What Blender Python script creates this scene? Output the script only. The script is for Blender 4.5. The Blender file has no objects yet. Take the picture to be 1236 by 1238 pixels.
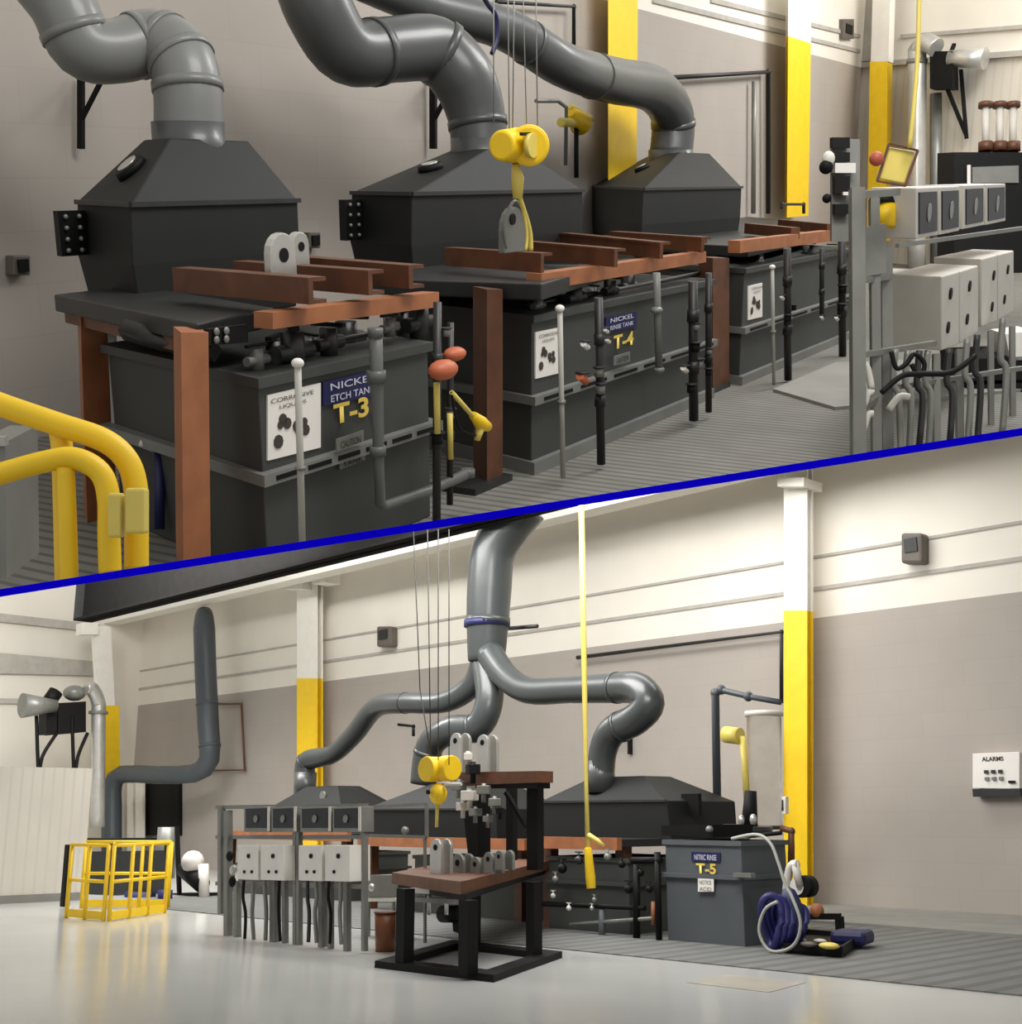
import bpy, bmesh, math, random
from math import sin, cos, tan, atan, radians, pi
from mathutils import Vector as V, Matrix

random.seed(4)
FPX, CX, CY, W, H = 1500.0, 618.0, 619.0, 1236.0, 1238.0
SC = bpy.context.scene
COL = SC.collection

# ------------------------------------------------------------------ camera, world, exposure
def basis(phi, pitch):
    f = V((cos(phi) * cos(pitch), sin(phi) * cos(pitch), sin(pitch)))
    r = V((sin(phi), -cos(phi), 0))
    u = r.cross(f)
    return Matrix((r, u, -f)).transposed()      # camera axes as columns

RL = basis(radians(136.3), atan(366 / FPX)); CLO = V((0, 0, 1.55))     # camera in the lower hall
RU = basis(radians(29.0), -atan(404 / FPX)); CUP = V((0, 0, 2.0))      # same camera seen from the upper bay
MU = Matrix.Translation(CLO) @ (RL @ RU.transposed()).to_4x4() @ Matrix.Translation(-CUP)
ML = Matrix.Identity(4)

cd = bpy.data.cameras.new('camera'); cam = bpy.data.objects.new('camera', cd); COL.objects.link(cam)
cam.matrix_world = Matrix.Translation(CLO) @ RL.to_4x4()
cd.sensor_fit = 'HORIZONTAL'; cd.sensor_width = 36; cd.lens = 36 * FPX / W; cd.clip_start = .05; cd.clip_end = 300
SC.camera = cam
SC.view_settings.view_transform = 'Standard'; SC.view_settings.look = 'None'
SC.view_settings.gamma = 1; SC.view_settings.exposure = 0.0
SC.view_settings.use_curve_mapping = False
wd = bpy.data.worlds.new('world'); SC.world = wd; wd.use_nodes = True
wd.node_tree.nodes['Background'].inputs[0].default_value = (1.0, .99, .97, 1)
wd.node_tree.nodes['Background'].inputs[1].default_value = .66

def area(name, M, loc, aim, size, power, col=(1, .985, .96)):
    l = bpy.data.lights.new(name, 'AREA'); l.shape = 'RECTANGLE'; l.size, l.size_y = size; l.energy = power; l.color = col
    o = bpy.data.objects.new(name, l); COL.objects.link(o)
    d = (V(aim) - V(loc)).normalized()
    o.matrix_world = M @ (Matrix.Translation(V(loc)) @ d.to_track_quat('-Z', 'Y').to_matrix().to_4x4())
# unseen area lights added to brighten the two halls
area('hall_fill_light', MU, (6, 1, 7), (8, 5, 0), (4, 2), 330)
area('hall_fill_light', MU, (14, 2, 7), (15, 6, 0), (5, 2), 520)
area('hall_fill_light', MU, (25, 2, 8), (27, 6, 1), (6, 2), 800)
area('hall_fill_light', ML, (-15, 12, 6.6), (-15.5, 15, 1), (6, 2), 620)
area('hall_fill_light', ML, (-9, 9.5, 5.6), (-9.5, 12.5, 0), (4, 2), 380)
area('hall_fill_light', ML, (-24, 12, 8.8), (-27, 17, 2), (8, 3), 2000)
area('hall_fill_light', ML, (-13, 16, 8.3), (-14, 19.4, 3), (8, 1.5), 380)

# ------------------------------------------------------------------ materials
def lin(c):
    return tuple(((x / 255) / 12.92 if x / 255 <= .04045 else ((x / 255 + .055) / 1.055) ** 2.4) for x in c) + (1,)
MATS = {}
def mat(name, rgb, rough=.5, metal=0, var=.1, scale=4, bump=0, spec=.5, wave=None, coat=0):
    if name in MATS: return MATS[name]
    m = bpy.data.materials.new(name); m.use_nodes = True; nt = m.node_tree; N = nt.nodes; Lk = nt.links
    b = N['Principled BSDF']; b.inputs['Roughness'].default_value = rough; b.inputs['Metallic'].default_value = metal
    b.inputs['Specular IOR Level'].default_value = spec
    if coat: b.inputs['Coat Weight'].default_value = coat; b.inputs['Coat Roughness'].default_value = .15
    tc = N.new('ShaderNodeTexCoord'); nz = N.new('ShaderNodeTexNoise'); nz.inputs['Scale'].default_value = scale
    nz.inputs['Detail'].default_value = 6; Lk.new(tc.outputs['Object'], nz.inputs['Vector'])
    cr = N.new('ShaderNodeValToRGB'); c = lin(rgb)
    cr.color_ramp.elements[0].position = .3; cr.color_ramp.elements[1].position = .7
    cr.color_ramp.elements[0].color = tuple(x * (1 - var) for x in c[:3]) + (1,)
    cr.color_ramp.elements[1].color = tuple(min(1, x * (1 + var)) for x in c[:3]) + (1,)
    Lk.new(nz.outputs['Fac'], cr.inputs['Fac']); out = cr.outputs['Color']
    if wave:
        (axis, sc, dark, wid) = wave
        sp = N.new('ShaderNodeSeparateXYZ'); Lk.new(tc.outputs['Object'], sp.inputs[0])
        a = N.new('ShaderNodeMath'); a.operation = 'MULTIPLY'; a.inputs[1].default_value = sc; Lk.new(sp.outputs[axis], a.inputs[0])
        fr = N.new('ShaderNodeMath'); fr.operation = 'FRACT'; Lk.new(a.outputs[0], fr.inputs[0])
        lt = N.new('ShaderNodeMath'); lt.operation = 'LESS_THAN'; lt.inputs[1].default_value = wid; Lk.new(fr.outputs[0], lt.inputs[0])
        mx = N.new('ShaderNodeMix'); mx.data_type = 'RGBA'; Lk.new(lt.outputs[0], mx.inputs[0]); Lk.new(out, mx.inputs[6])
        mx.inputs[7].default_value = tuple(x * dark for x in c[:3]) + (1,); out = mx.outputs[2]
    Lk.new(out, b.inputs['Base Color'])
    if bump:
        bp = N.new('ShaderNodeBump'); bp.inputs['Strength'].default_value = bump; bp.inputs['Distance'].default_value = .02
        Lk.new(nz.outputs['Fac'], bp.inputs['Height']); Lk.new(bp.outputs[0], b.inputs['Normal'])
    MATS[name] = m; return m
def block_wall(name, rgb):
    m = mat(name, rgb, .85, var=.05, scale=.6, bump=.05)
    nt = m.node_tree; N = nt.nodes; Lk = nt.links; b = N['Principled BSDF']
    tc = N.new('ShaderNodeTexCoord'); sp = N.new('ShaderNodeSeparateXYZ'); cb = N.new('ShaderNodeCombineXYZ')
    Lk.new(tc.outputs['Object'], sp.inputs[0]); Lk.new(sp.outputs[0], cb.inputs[0]); Lk.new(sp.outputs[2], cb.inputs[1])
    br = N.new('ShaderNodeTexBrick'); br.inputs['Scale'].default_value = 1; br.inputs['Brick Width'].default_value = .8
    br.inputs['Row Height'].default_value = .4; br.inputs['Mortar Size'].default_value = .008
    c = lin(rgb)
    br.inputs['Color1'].default_value = (1, 1, 1, 1); br.inputs['Color2'].default_value = (.975, .975, .975, 1); br.inputs['Mortar'].default_value = (.95, .945, .94, 1)
    Lk.new(cb.outputs[0], br.inputs['Vector'])
    src = b.inputs['Base Color'].links[0].from_socket
    mx = N.new('ShaderNodeMix'); mx.data_type = 'RGBA'; mx.blend_type = 'MULTIPLY'; mx.inputs[0].default_value = 1
    Lk.new(src, mx.inputs[6]); Lk.new(br.outputs['Color'], mx.inputs[7]); Lk.new(mx.outputs[2], b.inputs['Base Color'])
    return m
GREYWALL = block_wall('grey_block_paint', (167, 159, 150))
WHITEWALL = mat('white_wall_paint', (228, 222, 210), .8, var=.04, scale=.7)
CORR = mat('white_corrugated_sheet', (214, 208, 196), .6, var=.05, scale=1, wave=('Y', 5, .92, .25))
SEAM = mat('shadow_gap_grey', (176, 171, 162), .9)
FLOOR = mat('polished_concrete', (196, 197, 193), .17, var=.05, scale=.5, spec=.5)
PLATE = mat('worn_floor_sheet', (190, 184, 170), .25, var=.06, scale=3)
GRATE_U = mat('floor_grating_upper', (118, 116, 109), .75, var=.12, scale=3, wave=('X', 9, .55, .35))
GRATE_L = mat('floor_grating_lower', (110, 111, 108), .7, var=.12, scale=2, wave=('X', 3.2, .68, .4))
CONC = mat('grey_concrete', (136, 134, 128), .8, var=.1, scale=2)
BLUE = mat('blue_edge_paint', (14, 0, 215), .95, var=.02, spec=0)
HOOD = mat('charcoal_hood', (31, 32, 31), .6, spec=.25, var=.08, scale=3)
DUCT = mat('grey_plastic_duct', (112, 113, 110), .42, var=.06, scale=3, coat=.15)
DUCTD = mat('dark_grey_duct', (66, 68, 67), .38, var=.06, scale=3, coat=.15)
DUCTL = mat('dark_lower_duct', (56, 60, 60), .36, var=.06, scale=3, coat=.2)
DUCTB = mat('bluish_grey_duct', (66, 72, 76), .45, var=.06, scale=3)
TANK = mat('grey_tank_plastic', (61, 63, 60), .55, var=.08, scale=3)
TANKB = mat('bluish_tank_plastic', (82, 86, 90), .6, var=.05, scale=3)
PPIPE = mat('pale_grey_pipe', (170, 168, 160), .4, var=.1)
GPIPE = mat('mid_grey_pipe', (92, 94, 92), .4, var=.08)
RIM = mat('tank_rim_grey', (116, 117, 112), .4, var=.1)
RUST = mat('rust_brown_steel', (156, 98, 62), .55, var=.18, scale=5)
RUSTD = mat('dark_rust_steel', (96, 58, 36), .5, var=.25, scale=6)
BLACK = mat('black_steel', (15, 15, 15), .6, spec=.2, var=.15)
BLKTOP = mat('black_bench_top', (36, 37, 36), .4, var=.2, scale=6)
YEL = mat('safety_yellow', (240, 198, 20), .45, var=.05)
YELP = mat('pale_yellow', (216, 196, 96), .45, var=.08)
ZINC = mat('zinc_grey', (124, 124, 118), .4, metal=.3, var=.12)
STEEL = mat('brushed_steel', (188, 186, 180), .3, metal=.6, var=.1)
WHITE = mat('white_enamel', (222, 218, 210), .45, var=.04)
BOXGREY = mat('light_grey_box', (205, 200, 190), .5, var=.04)
PAPER = mat('white_label', (236, 231, 224), .7, var=.02)
INK = mat('label_ink', (62, 55, 50), .7)
NAVY = mat('navy_label', (24, 26, 76), .5)
LET = mat('pale_lettering', (196, 196, 212), .6)
LETY = mat('yellow_lettering', (226, 196, 84), .6)
ORANGE = mat('copper_orange', (184, 96, 60), .5, var=.12)
BLUEHOSE = mat('blue_hose', (30, 30, 92), .5, var=.1)
HOSE = mat('clear_grey_hose', (170, 170, 162), .4)
GIRD = mat('dark_girder_paint', (32, 31, 30), .95, spec=.05)
GLASSD = mat('dark_window', (44, 46, 49), .5, spec=.3)
PIPEK = mat('black_pipe', (26, 25, 24), .45)
WHITECOL = mat('white_column_paint', (238, 234, 224), .6, var=.03)
RED = mat('red_plastic', (176, 84, 60), .5)
def glass(name, col, tr=.8):
    m = mat(name, col, .35); m.node_tree.nodes['Principled BSDF'].inputs['Transmission Weight'].default_value = tr; return m
CLEAR = glass('clear_cylinder', (232, 232, 228), .97); CLEAR.node_tree.nodes['Principled BSDF'].inputs['IOR'].default_value = 1.08

# ------------------------------------------------------------------ rooms and measuring
class Room:
    def __init__(s, M, R, C): s.M, s.R, s.C, s.Mi = M, R, C, M.inverted()
    def at(s, x, y, X=None, Y=None, Z=None, D=None):
        d = s.R @ V((x - CX, -(y - CY), -FPX))
        if D is not None: return s.C + d * (D / FPX)
        ax, v = (0, X) if X is not None else (1, Y) if Y is not None else (2, Z)
        return s.C + d * ((v - s.C[ax]) / d[ax])
    def depth(s, p): return -(s.R.transposed() @ (V(p) - s.C)).z
    def m(s, p, w): return w * s.depth(p) / FPX          # metres for w pixels at p
UP = Room(MU, RU, CUP); LO = Room(ML, RL, CLO)
RM = UP
def at(*a, **k): return RM.at(*a, **k)
# the dividing deck: plane through the camera along the blue line
def cray(x, y): return V((x - CX, -(y - CY), -FPX))
NC = cray(1236, 522).cross(cray(0, 717)).normalized()
if NC.y < 0: NC = -NC
CUTS = {}
CUTS[id(UP)] = [(CUP + (RU @ NC) * .006, RU @ NC)]
fl = MU @ V((0, 0, -.06)); fn = (MU.to_3x3() @ V((0, 0, 1))).normalized()
CUTS[id(LO)] = [(fl, -fn)]

class MB:
    def __init__(s): s.b = bmesh.new()
    def prism(s, pts, vec):
        a = [s.b.verts.new(p) for p in pts]; c = [s.b.verts.new(V(p) + V(vec)) for p in pts]; n = len(a)
        s.b.faces.new(a); s.b.faces.new(c[::-1])
        for i in range(n): s.b.faces.new((a[i], c[i], c[(i + 1) % n], a[(i + 1) % n]))
        return s
    def loft(s, rings):
        R = [[s.b.verts.new(p) for p in r] for r in rings]; n = len(R[0])
        for a, c in zip(R, R[1:]):
            for i in range(n): s.b.faces.new((a[i], a[(i + 1) % n], c[(i + 1) % n], c[i]))
        s.b.faces.new(R[0][::-1]); s.b.faces.new(R[-1]); return s
    def box(s, c, sz, rz=0, M=None):
        hx, hy, hz = [q / 2 for q in sz]; rot = Matrix.Rotation(rz, 3, 'Z') if M is None else M
        P = lambda x, y, z: V(c) + rot @ V((x * hx, y * hy, z * hz))
        return s.prism([P(-1, -1, -1), P(1, -1, -1), P(1, 1, -1), P(-1, 1, -1)], rot @ V((0, 0, 2 * hz)))
    def beam(s, p0, p1, w, h, up=(0, 0, 1)):
        p0, p1 = V(p0), V(p1); d = (p1 - p0).normalized(); sd = d.cross(V(up))
        if sd.length < 1e-3: sd = V((1, 0, 0))
        sd.normalize(); u = sd.cross(d)
        return s.prism([p0 - sd * w / 2 - u * h / 2, p0 + sd * w / 2 - u * h / 2, p0 + sd * w / 2 + u * h / 2, p0 - sd * w / 2 + u * h / 2], p1 - p0)
    def tube(s, pts, r, n=16, closed=False):
        pts = [V(p) for p in pts]; rs = r if isinstance(r, (list, tuple)) else [r] * len(pts); m = len(pts); rings = []
        ref = None
        for i, p in enumerate(pts):
            a = pts[(i - 1) % m] if (closed or i > 0) else p; c = pts[(i + 1) % m] if (closed or i < m - 1) else p
            t = ((p - a).normalized() + (c - p).normalized()) if (a - p).length > 1e-9 and (c - p).length > 1e-9 else (c - a)
            t.normalize()
            if ref is None:
                ref = t.cross(V((0, 0, 1)));
                if ref.length < .05: ref = t.cross(V((0, 1, 0)))
            ref = (ref - t * ref.dot(t)); ref.normalize(); q = t.cross(ref)
            k = 1.0
            rings.append([s.b.verts.new(p + (ref * cos(2 * pi * j / n) + q * sin(2 * pi * j / n)) * rs[i] * k) for j in range(n)])
        for i in range(m if closed else m - 1):
            a, c = rings[i], rings[(i + 1) % m]
            for j in range(n):
                f = s.b.faces.new((a[j], a[(j + 1) % n], c[(j + 1) % n], c[j])); f.smooth = True
        if not closed: s.b.faces.new(rings[0][::-1]); s.b.faces.new(rings[-1])
        return s
    def ball(s, c, r, sz=(1, 1, 1), n=14):
        M = Matrix.Translation(V(c)) @ Matrix.Diagonal((r * sz[0], r * sz[1], r * sz[2], 1))
        g = bmesh.ops.create_uvsphere(s.b, u_segments=n, v_segments=max(6, n // 2), radius=1, matrix=M)
        for v in g['verts']:
            for f in v.link_faces: f.smooth = True
        return s
    def hull_plate(s, c, w, h, t, axis='Y'):   # round-topped lug plate, standing
        pts = []
        for k in range(9):
            a = pi * k / 8; pts.append(V(c) + V((cos(a) * w / 2, 0, h - w / 2 + sin(a) * w / 2)))
        pts += [V(c) + V((-w / 2, 0, 0)), V(c) + V((w / 2, 0, 0))]
        return s.prism(pts, (0, t, 0))

def smooth_path(pts, k=6):
    pts = [V(p) for p in pts]; out = []
    for i in range(len(pts) - 1):
        p0 = pts[max(i - 1, 0)]; p1 = pts[i]; p2 = pts[i + 1]; p3 = pts[min(i + 2, len(pts) - 1)]
        for j in range(k):
            t = j / k
            out.append(.5 * ((2 * p1) + (p2 - p0) * t + (2 * p0 - 5 * p1 + 4 * p2 - p3) * t * t + (3 * p1 - p0 - 3 * p2 + p3) * t ** 3))
    out.append(pts[-1]); return out

BASE = {}
def _mesh(name, mb, m, base, bevel=0):
    bm = mb.b
    for co, no in CUTS[id(RM)]:
        if any((v.co - co).dot(no) < -1e-5 for v in bm.verts):
            r = bmesh.ops.bisect_plane(bm, geom=bm.verts[:] + bm.edges[:] + bm.faces[:], plane_co=co, plane_no=no, clear_inner=True, dist=1e-5)
            ed = [e for e in r['geom_cut'] if isinstance(e, bmesh.types.BMEdge) and e.is_boundary]
            if ed:
                try: bmesh.ops.holes_fill(bm, edges=ed, sides=0)
                except Exception: pass
    bmesh.ops.recalc_face_normals(bm, faces=bm.faces[:])
    bmesh.ops.translate(bm, verts=bm.verts[:], vec=-base)
    me = bpy.data.meshes.new(name); bm.to_mesh(me); bm.free(); me.materials.append(m)
    o = bpy.data.objects.new(name, me); COL.objects.link(o)
    if bevel:
        md = o.modifiers.new('bevel', 'BEVEL'); md.width = bevel; md.segments = 2; md.limit_method = 'ANGLE'
    return o
def tag(o, label, cat, group=None):
    o['label'] = label; o['category'] = cat
    if group: o['group'] = group
def thing(name, label, cat, base, group=None):
    o = bpy.data.objects.new(name, None); COL.objects.link(o); o.empty_display_size = .1
    base = V(base); BASE[o.name] = base; o.matrix_world = RM.M @ Matrix.Translation(base); tag(o, label, cat, group); return o
def part(name, mb, m, parent, label=None, bevel=0):
    base = BASE[parent.name]; o = _mesh(name, mb, m, base, bevel); BASE[o.name] = base; o.parent = parent
    if label: o['label'] = label
    return o
def single(name, mb, m, label, cat, base=None, group=None, bevel=0):
    if base is None:
        n = len(mb.b.verts); s = sum((v.co for v in mb.b.verts), V()) / n
        base = V((s.x, s.y, min(v.co.z for v in mb.b.verts)))
    base = V(base); o = _mesh(name, mb, m, base, bevel); BASE[o.name] = base
    o.matrix_world = RM.M @ Matrix.Translation(base); tag(o, label, cat, group); return o
def struct(name, mb, m, bevel=0):
    o = _mesh(name, mb, m, V((0, 0, 0)), bevel); o.matrix_world = RM.M.copy(); o['kind'] = 'structure'; BASE[o.name] = V((0, 0, 0)); return o
def text(s, p, w, h, m, parent, name='lettering', dx=V((1, 0, 0)), dz=V((0, 0, 1)), t=.004, bold=.0):
    cu = bpy.data.curves.new('t', 'FONT'); cu.body = s; cu.extrude = 0; cu.offset = bold
    o = bpy.data.objects.new('t', cu); COL.objects.link(o); dg = bpy.context.evaluated_depsgraph_get()
    me = bpy.data.meshes.new_from_object(o.evaluated_get(dg)); bpy.data.objects.remove(o)
    xs = [v.co.x for v in me.vertices]; ys = [v.co.y for v in me.vertices]
    x0, x1, y0, y1 = min(xs), max(xs), min(ys), max(ys); n = dx.cross(dz).normalized()
    if y1 - y0 < 1e-6: y1 = y0 + 1
    base = BASE[parent.name]
    for v in me.vertices:
        v.co = V(p) - base + dx * ((v.co.x - x0) / (x1 - x0) * w) + dz * ((v.co.y - y0) / (y1 - y0) * h) + n * t
    me.materials.clear(); me.materials.append(m)
    q = bpy.data.objects.new(name, me); COL.objects.link(q); q.parent = parent; BASE[q.name] = base; return q

# pixel-measured helpers in the current room
def quad(pts, **k): return [at(x, y, **k) for x, y in pts]
def vpost(mb, x0, y0, x1, y1, wpx, Y, thick=None):           # square post between two measured ends
    a, c = at(x0, y0, Y=Y), at(x1, y1, Y=Y); w = RM.m(a, wpx) / abs(UPX())
    mb.beam(a, c, thick or w, w, up=(0, 1, 0)); return mb
def UPX(): return 1.0
def ptube(pts, wpx, Y, sm=0, n=16, mb=None, dY=None):
    P = []
    for i, q in enumerate(pts):
        P.append(at(q[0], q[1], Y=(q[2] if len(q) > 2 else Y)))
    ws = wpx if isinstance(wpx, list) else [wpx] * len(P)
    R = [RM.m(p, w) / 2 for p, w in zip(P, ws)]
    if sm:
        Q = smooth_path(P, sm); RR = []
        for i in range(len(P) - 1):
            for j in range(sm): RR.append(R[i] + (R[i + 1] - R[i]) * j / sm)
        RR.append(R[-1]); P, R = Q, RR
    return (mb or MB()).tube(P, R, n)
def ring_at(P, d, r, t, mb=None, n=24):                        # band around a duct
    d = V(d).normalized(); return (mb or MB()).tube([V(P) - d * t / 2, V(P) + d * t / 2], r, n)

# ================================================================== STRUCTURE : dividing deck
RM = UP
def deck(name, d0, d1, x0, x1, m, half=.006):
    # strip of the deck between distances d0 and d1 (camera forward), held just thinner than the edge
    pts = []
    for (px, dd) in ((x0, d0), (x1, d0), (x1, d1), (x0, d1)):
        y = 717 + (522 - 717) * px / 1236
        p = UP.at(px, y, D=dd) if dd is not None else None
        if dd is None:
            p = UP.at(px, y, Z=0); d = p - CUP; p = p + d.normalized() * .12
        pts.append(p)
    n = (RU @ NC); mb = MB(); mb.prism([p - n * half for p in pts], n * 2 * half)
    sv = CUTS[id(UP)]; CUTS[id(UP)] = []
    o = struct(name, mb, m); CUTS[id(UP)] = sv; return o
deck('trim_1', 2.2, 2.26, -500, 1700, BLUE, .0068)
deck('trim_2', 2.262, None, -500, 1700, CONC, .0055)

# ================================================================== UPPER BAY
YW = 8.0
struct('floor_upper', MB().prism([V((2.5, YW, -.05)), V((4.5, -7, -.05)), V((34, -7, -.05)), V((34, YW, -.05))], (0, 0, .05)), GRATE_U)
zb = at(947, 60, Y=YW).z - .02
zA, zB = at(772, 21, Y=YW).z, at(1040, 81, Y=YW).z
xc = at(1043, 80, Y=YW).x
mb = MB().prism([V((1, YW, 0)), V((xc, YW, 0)), V((xc, YW, zB)), V((1, YW, zA - .05))], (0, .3, 0)); struct('wall_back', mb, GREYWALL)
mb = MB().prism([V((1, YW, zA - .05)), V((xc, YW, zB)), V((xc, YW, 9)), V((1, YW, 9))], (0, .3, 0)); struct('wall_back_white', mb, WHITEWALL)
# seams of the white panels
for k, (a, b_) in enumerate((((790, 0), (1040, 62)), ((860, 0), (1040, 44)))):
    p, q = at(*a, Y=YW - .02), at(*b_, Y=YW - .02); o = struct('trim_3', MB().beam(p, q, .03, .08), SEAM)
# end wall (right)
e0 = V((xc, YW, 0)); e1 = at(1236, 62, Z=zB); e1 = V((e1.x, e1.y, 0)); dv = (e1 - e0); e1 = e0 + dv * 1.35
nrm = V((.3, 0, 0))
struct('wall_right', MB().prism([e0, e1, e1 + V((0, 0, zB)), e0 + V((0, 0, zB))], nrm), CORR)
struct('wall_right_white', MB().prism([e0 + V((0, 0, zB)), e1 + V((0, 0, zB)), e1 + V((0, 0, 9)), e0 + V((0, 0, 9))], nrm), WHITEWALL)
def onend(x, y):        # point on the end wall, slightly in front
    d = RM.R @ V((x - CX, -(y - CY), -FPX)); n = V((dv.y, -dv.x, 0)).normalized(); n = -n if n.x > 0 else n
    t = (e0 + n * .05 - RM.C).dot(n) / d.dot(n); return RM.C + d * t
struct('trim_4', MB().beam(onend(1040, 79), onend(1240, 64), .12, .12), SEAM)
struct('trim_5', MB().beam(onend(1090, 44), onend(1240, 32), .05, .08), SEAM)
# recess beside the corner: its darkness painted as a flat grey sheet
struct('trim_6', MB().prism([onend(1041, 0), onend(1067, 0), onend(1067, 74), onend(1041, 74)], (-.05, 0, 0)), SEAM)
# concrete kerb behind the grating
mb = MB().prism(quad([(935, 470), (1010, 492), (1236, 470), (1236, 430), (1010, 438)], Z=.03), (0, 0, -.03)); struct('floor_kerb', mb, CONC)

# --- building columns
def column(x0, ytop, ysplit, x1, ybot, w, Y, lab, deep=.1):
    a, s_, c = at(x0, ytop, Y=Y), at(x0 + (x1 - x0) * (ysplit - ytop) / (ybot - ytop), ysplit, Y=Y), at(x1, ybot, Y=Y)
    wm = None
    def wid(p, yy):    # width along the row so that it spans w pixels
        q = at(0, 0, Y=Y); return None
    xl, xr = at(x0 - w / 2, ytop, Y=Y).x, at(x0 + w / 2, ytop, Y=Y).x
    hw = abs(xr - xl) / 2 * .95
    T = thing('building_column', lab, 'column', c)
    def seg(p, q, g=0):
        m_ = MB()                                    # H section: two flanges and a web
        for dy in (0, deep):
            k_ = dy * 2.2; m_.prism([p + V((k_ - hw, dy, 0)), p + V((k_ + hw, dy, 0)), q + V((k_ + hw, dy, 0)), q + V((k_ - hw, dy, 0))], (.06, .03, 0))
        m_.prism([p + V((-.015, .03, 0)), p + V((.015, .03, 0)), q + V((.015, .03, 0)), q + V((-.015, .03, 0))], (2.2 * deep, deep - .03, 0))
        return m_
    if ysplit > ytop + 1: part('upper_shaft', seg(s_, a), WHITECOL, T, 'white painted upper shaft')
    part('lower_shaft', seg(c, s_), YEL, T, 'yellow painted lower shaft')
    return T
column(754, -20, -22, 753, 260, 38, YW - .35, 'yellow column rising behind the gap between second and third hood')
column(968, -20, 48, 965, 262, 30, YW - .45, 'yellow column with white top near the back left corner pipes')

# --- hoods
def hood(lab, sh, bot, top, BL, Y, necks, eye, flange=None, taper=.9, Dt=.45):
    FL, FR = at(*sh[0], Y=Y), at(*sh[1], Y=Y); FR.z = FL.z = (FL.z + FR.z) / 2
    B = at(*BL, Z=FL.z); c = B - FL
    b0, b1 = at(*bot[0], Y=Y), at(*bot[1], Y=Y); zb0 = 1.12; b0 = V((FL.x + .03, Y, zb0)); b1 = V((FR.x - .05, Y, zb0))
    zt = at(*top[0], Y=Y + c.y * .3).z
    ring = lambda a, q, cc: [a, q, q + cc, a + cc]
    t0, t1 = at(*top[0], Z=zt), at(*top[1], Z=zt)
    t1.y = t0.y; t1.x = at(*top[1], Y=t0.y).x
    T = thing('fume_hood', lab, 'hood', b0)
    zm = 1.5
    m0 = V((FL.x, FL.y, zm)); m1 = V((FR.x, FR.y, zm))
    body = MB().loft([ring(b0 + c * .02, b1 + c * .02, c * taper), ring(m0 + V((-.02, 0, 0)), m1, c * 1.03), ring(FL, FR, c), ring(t0, t1, c * Dt)])
    part('hood_shell', body, HOOD, T, bevel=.012)
    # edge seam strip at the shoulder
    s = MB(); s.beam(FL + V((-.01, -.012, 0)), FR + V((.01, -.012, 0)), .02, .03); s.beam(FL + V((-.012, 0, 0)), FL + c + V((-.012, 0, 0)), .02, .03); part('shoulder_seam', s, BLKTOP, T)
    # sight port on the left slope
    e = eye; p = FL + c * .45 + ((t0 + c * Dt * .5) - (FL + c * .5)) * .5
    nn = (c.cross(t0 - FL)).normalized(); nn = nn if nn.z > 0 else -nn
    part('sight_port', MB().tube([p, p + nn * .05], [.11, .1], 18), BLACK, T)
    part('port_glass', MB().tube([p + nn * .05, p + nn * .06], .07, 18), STEEL, T)
    if flange:
        f = MB(); q = m0 + c * .8 + V((-.02, 0, 0)); z0, z1 = FL.z - .05, m0.z + .02
        f.prism([V((q.x, q.y, z1)), V((q.x - .22, q.y + .0, z1)), V((q.x - .22, q.y, z0)), V((q.x, q.y, z0))], (.05, .1, 0)); fl_ = part('bolted_flange', f, BLACK, T)
        for k in range(4):
            for ox in (.17, .06): part('bolt', MB().ball((q.x - ox, q.y - .01, z1 + (z0 - z1) * (k + .5) / 4), .016, n=8), ZINC, fl_)
    return T, (t0 + t1) / 2 + c * Dt * .5, c
def ductwork(lab, pts, w, Y, bands, m=DUCT, collar=None, sm=5, name='exhaust_duct'):
    P = [at(q[0], q[1], Y=(q[2] if len(q) > 2 else Y)) for q in pts]; ws = w if isinstance(w, list) else [w] * len(P)
    R = [RM.m(p, x) / 2 for p, x in zip(P, ws)]
    T = thing(name, lab, 'duct', P[-1]); Q = smooth_path(P, sm); RR = []
    for i in range(len(P) - 1):
        for j in range(sm): RR.append(R[i] + (R[i + 1] - R[i]) * j / sm)
    RR.append(R[-1]); part('pipe_run', MB().tube(Q, RR, 28), m, T)
    for i in bands:                       # couplings at given knots
        k = int(i * sm); k = min(max(k, 1), len(Q) - 2); d = Q[k + 1] - Q[k - 1]
        part('coupling_band', ring_at(Q[k], d, RR[k] * 1.045, RR[k] * .28, n=28), m, T)
    if collar:
        p = P[-1]; part('collar', MB().tube([p + V((0, 0, -.22)), p + V((0, 0, collar))], R[-1] * 1.04, 28), m if m is DUCTD else DUCTD, T)
    return T
hood('charcoal fume hood nearest in the upper view, above the T-3 tank', [(158, 250), (360, 240)], [(166, 352), (352, 340)], [(205, 167), (300, 167)], (93, 244), 5.6, None, None, True)
hood('long charcoal fume hood in the middle of the row, behind the yellow hoist', [(498, 237), (705, 228)], [(505, 322), (700, 300)], [(590, 180), (632, 179)], (425, 233), 5.35, None, None, True, Dt=.6)
hood('small charcoal fume hood farthest along the row, before the yellow column', [(778, 230), (897, 225)], [(779, 281), (893, 270)], [(822, 184), (858, 184)], (715, 225), 5.5, None, None, False, Dt=.5)
ductwork('light grey segmented duct curving down onto the nearest hood', [(40, -40, 6.9), (75, 5, 6.7), (100, 55, 6.6), (140, 62, 6.5), (185, 52, 6.4), (215, 68, 6.2), (227, 105, 6.1), (229, 174, 6.09)], [82, 80, 78, 74, 78, 80, 82, 84], 6.2, [1.7, 3.6, 4.4, 5.2, 6.1], DUCT, collar=.14)
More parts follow.
